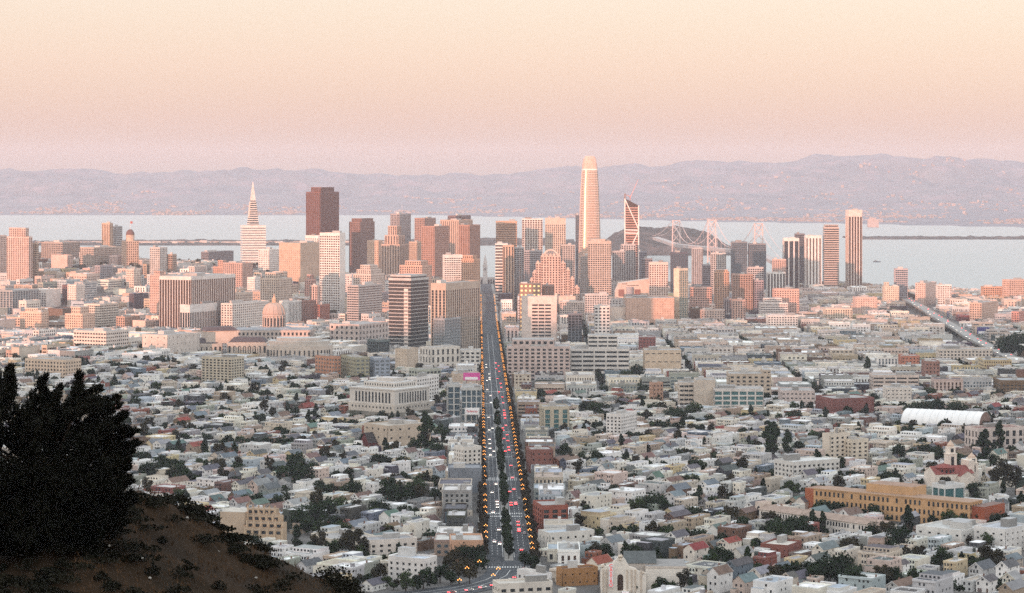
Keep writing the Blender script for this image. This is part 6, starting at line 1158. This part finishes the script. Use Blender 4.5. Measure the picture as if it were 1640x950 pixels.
for s in hs + ms:
    hse = s['fam'] == 'house'; T = empty('house' if hse else 'city_block', (s['x'], s['y'], s['z']), s['th']); T['category'] = 'house' if hse else 'building'; T['group'] = 'houses on the slopes' if hse else 'plain city buildings'
    parts = {}
    def get(p): return parts.setdefault(p, MB())
    v = visd(s['x'], s['y'], s['th'])
    if hse: house(get, s, v); fl = min(6, s['n'])
    else: midrise(get, s, v); fl = max(1, round(s['h'] / s['fl']))
    built = {}
    for p in sorted(parts, key=lambda q: '>' in q):
        if not parts[p].V: continue
        nm = p.split('>')[-1].split('#')[0]; built[p] = parts[p].build(nm, built.get(p.split('>')[0], T) if '>' in p else T, 'stuff' if nm == 'windows' else None)
    if hse: ds = '%s %s-storey %s-roofed %shouse' % (s['cn'], NUM[fl], s['rn'] + (' gable' if s['kind'] == 'gable' else ' flat'), '' if s['w'] < 11 else 'row ')
    else: ds = '%s %s %s' % (s['cn'], {'punch': 'small-windowed', 'ribbon': 'band-windowed', 'vert': 'tall-windowed', 'ware': 'plain'}[s['style']], 'block')
    items.append((T, ds, s['px'], s['py']))
for fam, nm, lb, ct in (('house', 'houses', 'dense mass of small pale houses filling the slopes below downtown', 'houses'), ('mid', 'city_blocks', 'mass of plain low and mid-rise buildings around downtown', 'buildings')):
    mb = MB()
    for s in LOTS:
        if s['fam'] != fam or id(s) in ind: continue
        mb.at(s['x'], s['y'], s['z'], s['th']); v = visd(s['x'], s['y'], s['th'])
        if s['hid']: v = {k: False for k in v}
        (house if fam == 'house' else midrise)(lambda p: mb, s, v)
    o = mb.build(nm, None, 'stuff'); tag(o, lb, ct)
print('lots', len(LOTS), 'trees', len(TREES))

# ---------------------------------------------------------------- garden trees
for (px, py, wpx, k) in [(480, 768, 52, 1), (470, 752, 40, 0), (500, 760, 40, 1), (455, 765, 34, 1), (640, 800, 48, 1), (620, 792, 40, 0), (665, 795, 36, 2), (684, 722, 40, 3), (700, 728, 38, 1), (668, 722, 30, 0), (645, 745, 30, 1), (240, 760, 40, 1), (262, 752, 44, 1), (285, 765, 38, 0), (225, 740, 36, 1), (300, 770, 30, 0),
        (268, 650, 16, 0), (335, 700, 24, 1), (405, 630, 22, 4), (565, 885, 52, 4), (550, 878, 36, 1), (475, 880, 26, 3), (500, 830, 50, 1), (480, 838, 46, 1), (520, 826, 40, 0), (545, 822, 34, 2), (741, 893, 40, 1), (760, 898, 36, 0), (728, 905, 34, 4), (745, 915, 30, 4), (720, 912, 28, 4),
        (1232, 735, 38, 3), (1242, 722, 30, 3), (1262, 728, 26, 3), (1250, 860, 52, 1), (1275, 855, 46, 1), (1295, 858, 40, 1), (1235, 858, 40, 0), (1190, 850, 34, 0), (1050, 812, 44, 1), (1036, 815, 36, 1), (1064, 818, 30, 0), (1020, 820, 30, 2), (968, 660, 30, 1), (940, 660, 34, 1), (955, 664, 30, 0), (1090, 672, 36, 1), (1110, 668, 30, 2), (1075, 668, 30, 1), (903, 728, 26, 0), (1008, 705, 20, 0),
        (1330, 920, 60, 1), (1350, 912, 50, 1), (1310, 925, 46, 1), (1370, 935, 44, 0), (1440, 868, 48, 1), (1420, 880, 40, 1), (1455, 862, 34, 3), (1310, 760, 26, 3), (1562, 790, 36, 1), (1575, 740, 34, 3), (1592, 784, 28, 6), (1610, 778, 32, 6), (1626, 784, 28, 6), (1600, 720, 30, 3), (1575, 722, 36, 1), (1440, 728, 34, 1), (1460, 732, 30, 1), (1480, 728, 34, 1), (1500, 735, 30, 0), (1460, 665, 36, 1), (1500, 660, 40, 1), (1530, 662, 40, 1), (1480, 662, 40, 1), (1400, 645, 30, 1), (1610, 560, 40, 1), (1630, 555, 44, 1), (1620, 566, 40, 0), (1390, 605, 22, 3), (1150, 895, 40, 1), (1165, 905, 36, 0), (1240, 930, 34, 4), (1195, 845, 26, 0), (1085, 890, 24, 2), (1005, 610, 26, 0), (1020, 605, 30, 0), (1035, 618, 30, 1), (1030, 630, 28, 1), (1245, 575, 20, 1), (1150, 630, 18, 0), (1225, 640, 24, 1), (1245, 648, 18, 1), (840, 900, 34, 1), (855, 905, 30, 1), (735, 925, 34, 4), (752, 928, 30, 4), (770, 908, 28, 1), (722, 930, 30, 1), (765, 885, 26, 0), (705, 925, 30, 0), (690, 935, 26, 1)]:
    d = dist_at(px, py + wpx * .3, 0); TREES.append(((px - CX) / F * d, d, (wpx / F * d / 2) / KT[k][1], k))
vt = []
for (x, y, s, k) in TREES:
    px, py = scr(x, y, g1(x, y) + KT[k][2] * s * .6)
    if hidden(px, py) and not (px < 0): 
        continue
    vt.append((x, y, s, k, px, py))
vt.sort(key=lambda a: a[1] / a[2]); near = [a for a in vt if 8 < a[4] < 1632][:300]; ns = set(id(a) for a in near)
for a in near:
    x, y, s, k, px, py = a; T = tree_obj('garden_tree', '', x, y, s, k, R.uniform(0, 6.28), 'garden trees among the houses'); items.append((T, ('small ' if s < .7 else 'large ' if s > 1.25 else '') + KT[k][0], px, py))
for a in vt:
    if id(a) in ns: continue
    x, y, s, k, px, py = a; w = R.uniform(0, 6.28); c, sn = math.cos(w), math.sin(w); V = KT[k][5] * s; V = np.stack([V[:, 0] * c - V[:, 1] * sn + x, V[:, 0] * sn + V[:, 1] * c + y, V[:, 2] + g1(x, y)], -1); stuffleaf.setdefault(KT[k][6], []).append(V)
vv = [np.concatenate(l) for l in stuffleaf.values()]; me = bpy.data.meshes.new('distant_trees'); VV = np.concatenate(vv); me.from_pydata(VV.tolist(), [], np.arange(len(VV)).reshape(-1, 4).tolist())
for k in stuffleaf: me.materials.append(MT[k])
me.polygons.foreach_set('material_index', np.concatenate([np.full(len(v_) // 4, i, dtype=np.int32) for i, v_ in enumerate(vv)])); me.update(); o = bpy.data.objects.new('distant_trees', me); COL.objects.link(o); o['kind'] = 'stuff'; tag(o, 'dark trees scattered between the farther houses and blocks', 'trees')
ranked(items)

# ---------------------------------------------------------------- towns across the water
rr = random.Random(5); mb = MB(); n = 0
Xs = np.array([rr.uniform(-4300, 4300) for _ in range(9000)]); Ts = np.array([rr.random() ** 1.6 for _ in range(9000)])
px_ = CX + F * Xs / 17000.; y0 = np.interp(px_, [0, 700, 1100, 1640], [16700, 16700, 14600, 12900]); Ys = y0 + 60 + Ts * (20500 - y0); dens = np.array([mnoise.fractal((x / 700., y / 900., 4.), .6, 2., 3) for x, y in zip(Xs, Ys)]); keep = dens + (px_ > 1000) * .14 - Ts * .35 > .10
Zs = far_zf(Xs[keep].reshape(1, -1), Ys[keep].reshape(1, -1))[0]
for x, y, z in zip(Xs[keep], Ys[keep], Zs):
    w, D, h = rr.uniform(8, 30), rr.uniform(8, 20), rr.uniform(4, 9) * (2.2 if rr.random() < .04 else 1); c = rr.choice(((.34, .28, .26), (.38, .34, .33), (.30, .25, .23), (.3, .29, .29))); mb.at(x, y, z, rr.uniform(0, 3)); mb.box(-w / 2, w / 2, -D / 2, D / 2, -6, h, 'wall', c, 'roof', (.4, .36, .33))
o = mb.build('far_town', None, 'stuff'); tag(o, 'pale specks of towns on the hills across the bay', 'town')
mb = MB()
for _ in range(260):
    x = rr.uniform(-1880, 180); y = rr.uniform(9700, 9900); h = rr.uniform(4, 9); mb.at(x, y, 3, rr.uniform(-.3, .3)); mb.box(-rr.uniform(6, 22), rr.uniform(6, 22), -6, 6, 0, h, 'wall', rr.choice(((.55, .5, .46), (.4, .34, .3), (.6, .55, .5))))
o = mb.build('island_village', None, 'stuff'); tag(o, 'low pale buildings on the flat island', 'village')
f = Fr('dome_hall', 'lone big pale block on the far shore right of the pinstriped tower', 'building', 1398, 12950, 0.); mb = MB(); mb.box(-28, 28, -20, 20, -12, f.Z(351), 'wall', (.46, .37, .34), 'roof', (.4, .36, .34)); mb.box(-20, 12, -14, 14, f.Z(351), f.Z(349), 'wall', (.46, .37, .34)); mb.build('hall', f.T)
# ---------------------------------------------------------------- the dark cypress on the spur and the slope it stands on
def hh(x, y): return float(hill_zf(np.array([[x]]), np.array([[y]]))[0, 0])
DC = 148.; bx = (70 - CX) / F * DC
ct = thing('cypress_tree', 'big black windswept cypress on the hillside at the left', 'tree', (bx, DC, hh(bx, DC) - .3)); base = Vector((bx, DC, hh(bx, DC) - .3)); rr = random.Random(11)
def tip(px, py, dy): d = DC + dy; return Vector(((px - CX) / F * d, d, CH - (py - HY) / F * d)) - base
tm = MB(); tm.tube((0, 0, -1), (.3, 0, 2.2), .45, 8, 'bark', r2=.35); tm.tube((.3, 0, 2.2), (.1, .2, 5.), .33, 7, 'bark', r2=.15)
TIPS = [(18, 590), (-4, 604), (72, 604), (96, 622), (128, 600), (160, 622), (186, 638), (178, 660), (200, 664), (217, 690), (206, 712), (202, 742), (209, 772), (192, 790), (200, 806), (182, 822), (170, 836), (-30, 606), (-60, 630), (-95, 690), (-110, 760), (110, 650), (50, 655), (0, 650), (150, 668)]
V = []; Fq = []
def spray(p, d, L, wd):
    """one flat feathery spray of scale leaves: a spindle of small blades along a twig"""
    d = d.normalized(); a = d.orthogonal().normalized(); b_ = d.cross(a); n = 9
    for i in range(n):
        t_ = (i + rr.random()) / n; q = p + d * (L * t_); w = rr.uniform(0, 6.28); o = (a * math.cos(w) + b_ * math.sin(w)); l = wd * (1.15 - t_) * rr.uniform(.7, 1.3); e = (o * .75 + d * .9).normalized(); s_ = e.cross(d).normalized() * l * .16
        k = len(V); V.extend([tuple(q - s_), tuple(q + e * l * .55 - s_ * 1.3), tuple(q + e * l), tuple(q + e * l * .55 + s_ * 1.3), tuple(q + s_)]); Fq.append((k, k + 1, k + 2, k + 3, k + 4))
def plume(tipv, root, n, spread):
    ax = (tipv - root); L = ax.length; u = ax.normalized(); up_ = Vector((0, 0, 1))
    for i in range(n):
        t_ = rr.random() ** .7; c = root + ax * t_; r_ = spread * (1 - t_) ** .6 + .05; w = Vector((rr.gauss(0, 1), rr.gauss(0, 1), rr.gauss(0, .8))).normalized() * r_ * rr.uniform(.3, 1.)
        d = (u * 1. + w.normalized() * .7 + up_ * .25); spray(c + w, d, rr.uniform(.35, .75) * (1.1 - .4 * t_), rr.uniform(.16, .3))
for i, (px, py) in enumerate(TIPS):
    for rep in range(4):
        t_ = tip(px + rr.uniform(-4, 4) * rep, py + rr.uniform(8, 20) * rep, rr.uniform(-2.2, 2.2)); root = t_ + (Vector((-rr.uniform(1.8, 2.8), -t_.y * .4, -rr.uniform(.7, 1.5))) if px > 150 else Vector((-rr.uniform(.2, 1.3), -t_.y * .4, -rr.uniform(1.5, 2.4)))); root.z = max(.5, root.z); plume(t_, root, 150 if rep == 0 else 100, rr.uniform(.28, .5))
        if rep == 0: tm.tube((.2, 0, min(4., max(.8, root.z * .7))), root, .14, 5, 'bark', r2=.08); tm.tube(root, root.lerp(t_, .8), .08, 4, 'bark', r2=.02)
for _ in range(760):       # the dense inner mass
    px, py = (rr.uniform(-130, 185), rr.uniform(640, 870)) if rr.random() < .6 else (rr.uniform(-60, 150), rr.uniform(760, 880))
    if py < 648 + max(0, (px + 20) * .2 if px > -20 else 0) or (px > 120 and py < 680 + (px - 120) * .7): continue
    t_ = tip(px, py, rr.uniform(-3.5, 3.)); plume(t_ + Vector((rr.uniform(-.3, .5), rr.uniform(-.4, .4), .5)), t_ - Vector((rr.uniform(-.2, .4), 0, .5)), 36, rr.uniform(.5, .9))
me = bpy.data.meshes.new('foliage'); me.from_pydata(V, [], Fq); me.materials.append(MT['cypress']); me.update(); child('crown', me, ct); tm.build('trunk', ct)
# scrub and dry grass
V = []; Fq = []
def bush(x, y, r_, h, n):
    z = hh(x, y)
    for _ in range(n):
        w = rr.uniform(0, 6.28); q = rr.random() ** .5; e = math.acos(rr.uniform(0, 1)); p = Vector((x + r_ * q * math.cos(w) * math.sin(e), y + r_ * q * math.sin(w) * math.sin(e), z + h * math.cos(e) * rr.uniform(.3, 1.)))
        nrm = Vector((rr.gauss(0, 1), rr.gauss(0, 1), rr.gauss(0, 1) + .5)).normalized(); a = nrm.orthogonal().normalized() * rr.uniform(.05, .11); b_ = nrm.cross(a) * 1.2; k = len(V); V.extend([tuple(p - a), tuple(p - b_), tuple(p + a), tuple(p + b_)]); Fq.append((k, k + 1, k + 2, k + 3))
def at_crest(px, dy): d = YC + dy; return (px - CX) / F * YC * d / YC, d
for _ in range(48):
    px = rr.uniform(215, 420); x, y = at_crest(px + rr.uniform(0, 26), rr.uniform(-6, 12)); bush(x, y, rr.uniform(.8, 1.9), rr.uniform(.2, .6), 330)
for _ in range(20): px = rr.uniform(505, 600); x, y = at_crest(px, rr.uniform(-4, 10)); bush(x, y, rr.uniform(.8, 1.7), rr.uniform(.9, 1.9), 460)
for _ in range(1100):
    y = rr.uniform(66, 162); px = rr.uniform(-60, 520); 
    if px > 170 + (y - 66) * .6 and rr.random() < .8: continue
    x = (px - CX) / F * y; bush(x, y, rr.uniform(.5, 1.4), rr.uniform(.25, .6), 110)
me = bpy.data.meshes.new('scrub'); me.from_pydata(V, [], Fq); me.materials.append(MT['scrub']); me.update(); o = bpy.data.objects.new('scrub', me); COL.objects.link(o); o['kind'] = 'stuff'; tag(o, 'dark low scrub covering the near hillside', 'scrub')
V = []; Fq = []
XY = [((rr.uniform(120, 600) - CX) / F * yy_, yy_) for yy_ in (rr.uniform(60, 172) for _ in range(16000))]; A = np.array(XY); Z = hz(A[:, 0], A[:, 1]); 
nz = [mnoise.fractal((x / 9., y / 9., 0.), .5, 2.1, 4) for x, y in XY]
for (x, y), z, q in zip(XY, Z, nz):
    zz = z + .5 * q * min(1, max(0, (y - 3) / 30)) - .05
    for _ in range(2):
        w = rr.uniform(0, 6.28); hgt = rr.uniform(.12, .4); lx, ly = rr.gauss(0, .12), rr.gauss(0, .12); c, s_ = .03 * math.cos(w), .03 * math.sin(w); k = len(V); ox, oy = rr.uniform(-.2, .2), rr.uniform(-.2, .2); V.extend([(x + ox - c, y + oy - s_, zz), (x + ox + c, y + oy + s_, zz), (x + ox + lx, y + oy + ly, zz + hgt)]); Fq.append((k, k + 1, k + 2))
me = bpy.data.meshes.new('dry_grass'); me.from_pydata(V, [], Fq); me.materials.append(MT['dry_grass']); me.update(); o = bpy.data.objects.new('dry_grass', me); COL.objects.link(o); o['kind'] = 'stuff'; tag(o, 'brown dry grass on the near slope', 'grass')
for k, (px, py) in enumerate(((425, 785), (431, 792), (300, 838), (228, 905), (350, 880), (290, 900), (175, 880), (90, 815), (240, 930), (410, 930))):
    lo = 60.; dd = np.linspace(50, 168, 240); zz = hz((px - CX) / F * dd, dd); ray = CH - (py - HY) / F * dd; j = np.argmax(zz > ray); d = dd[j]
    if zz[j] <= ray[j]: continue
    x = (px - CX) / F * d; mb = MB(); n = 7; pr = [(.02, -.06), (.1, -.03), (.13, .03), (.08, .08), (.02, .1)]; mb.lathe(0, 0, [(r_ * rr.uniform(.6, .95), z_) for r_, z_ in pr], n, 'pebble'); o = mb.build('rock', None, None, loc=(x, d, hh(x, d) + .05), rz=rr.uniform(0, 6)); tag(o, 'small pale stone on the dark hillside slope, %s from the left' % ordn(sorted([425, 431, 300, 228, 350, 290, 175, 90, 240, 410]).index(px) + 1), 'rock', 'pale stones on the hillside')

# ---------------------------------------------------------------- the air
m = bpy.data.materials.new('haze'); m.use_nodes = True; t = m.node_tree; t.nodes.clear(); ou = t.nodes.new('ShaderNodeOutputMaterial'); pv = t.nodes.new('ShaderNodeVolumePrincipled')
pv.inputs['Color'].default_value = (.84, .85, .94, 1); pv.inputs['Density'].default_value = HAZE_D; pv.inputs['Anisotropy'].default_value = 0.; t.links.new(pv.outputs[0], ou.inputs['Volume']); MT['haze'] = m
mb = MB(); mb.box(-7600, 7600, -2300, 25000, -14, 545, 'haze', bot=True); o = mb.build('haze'); o['kind'] = 'stuff'
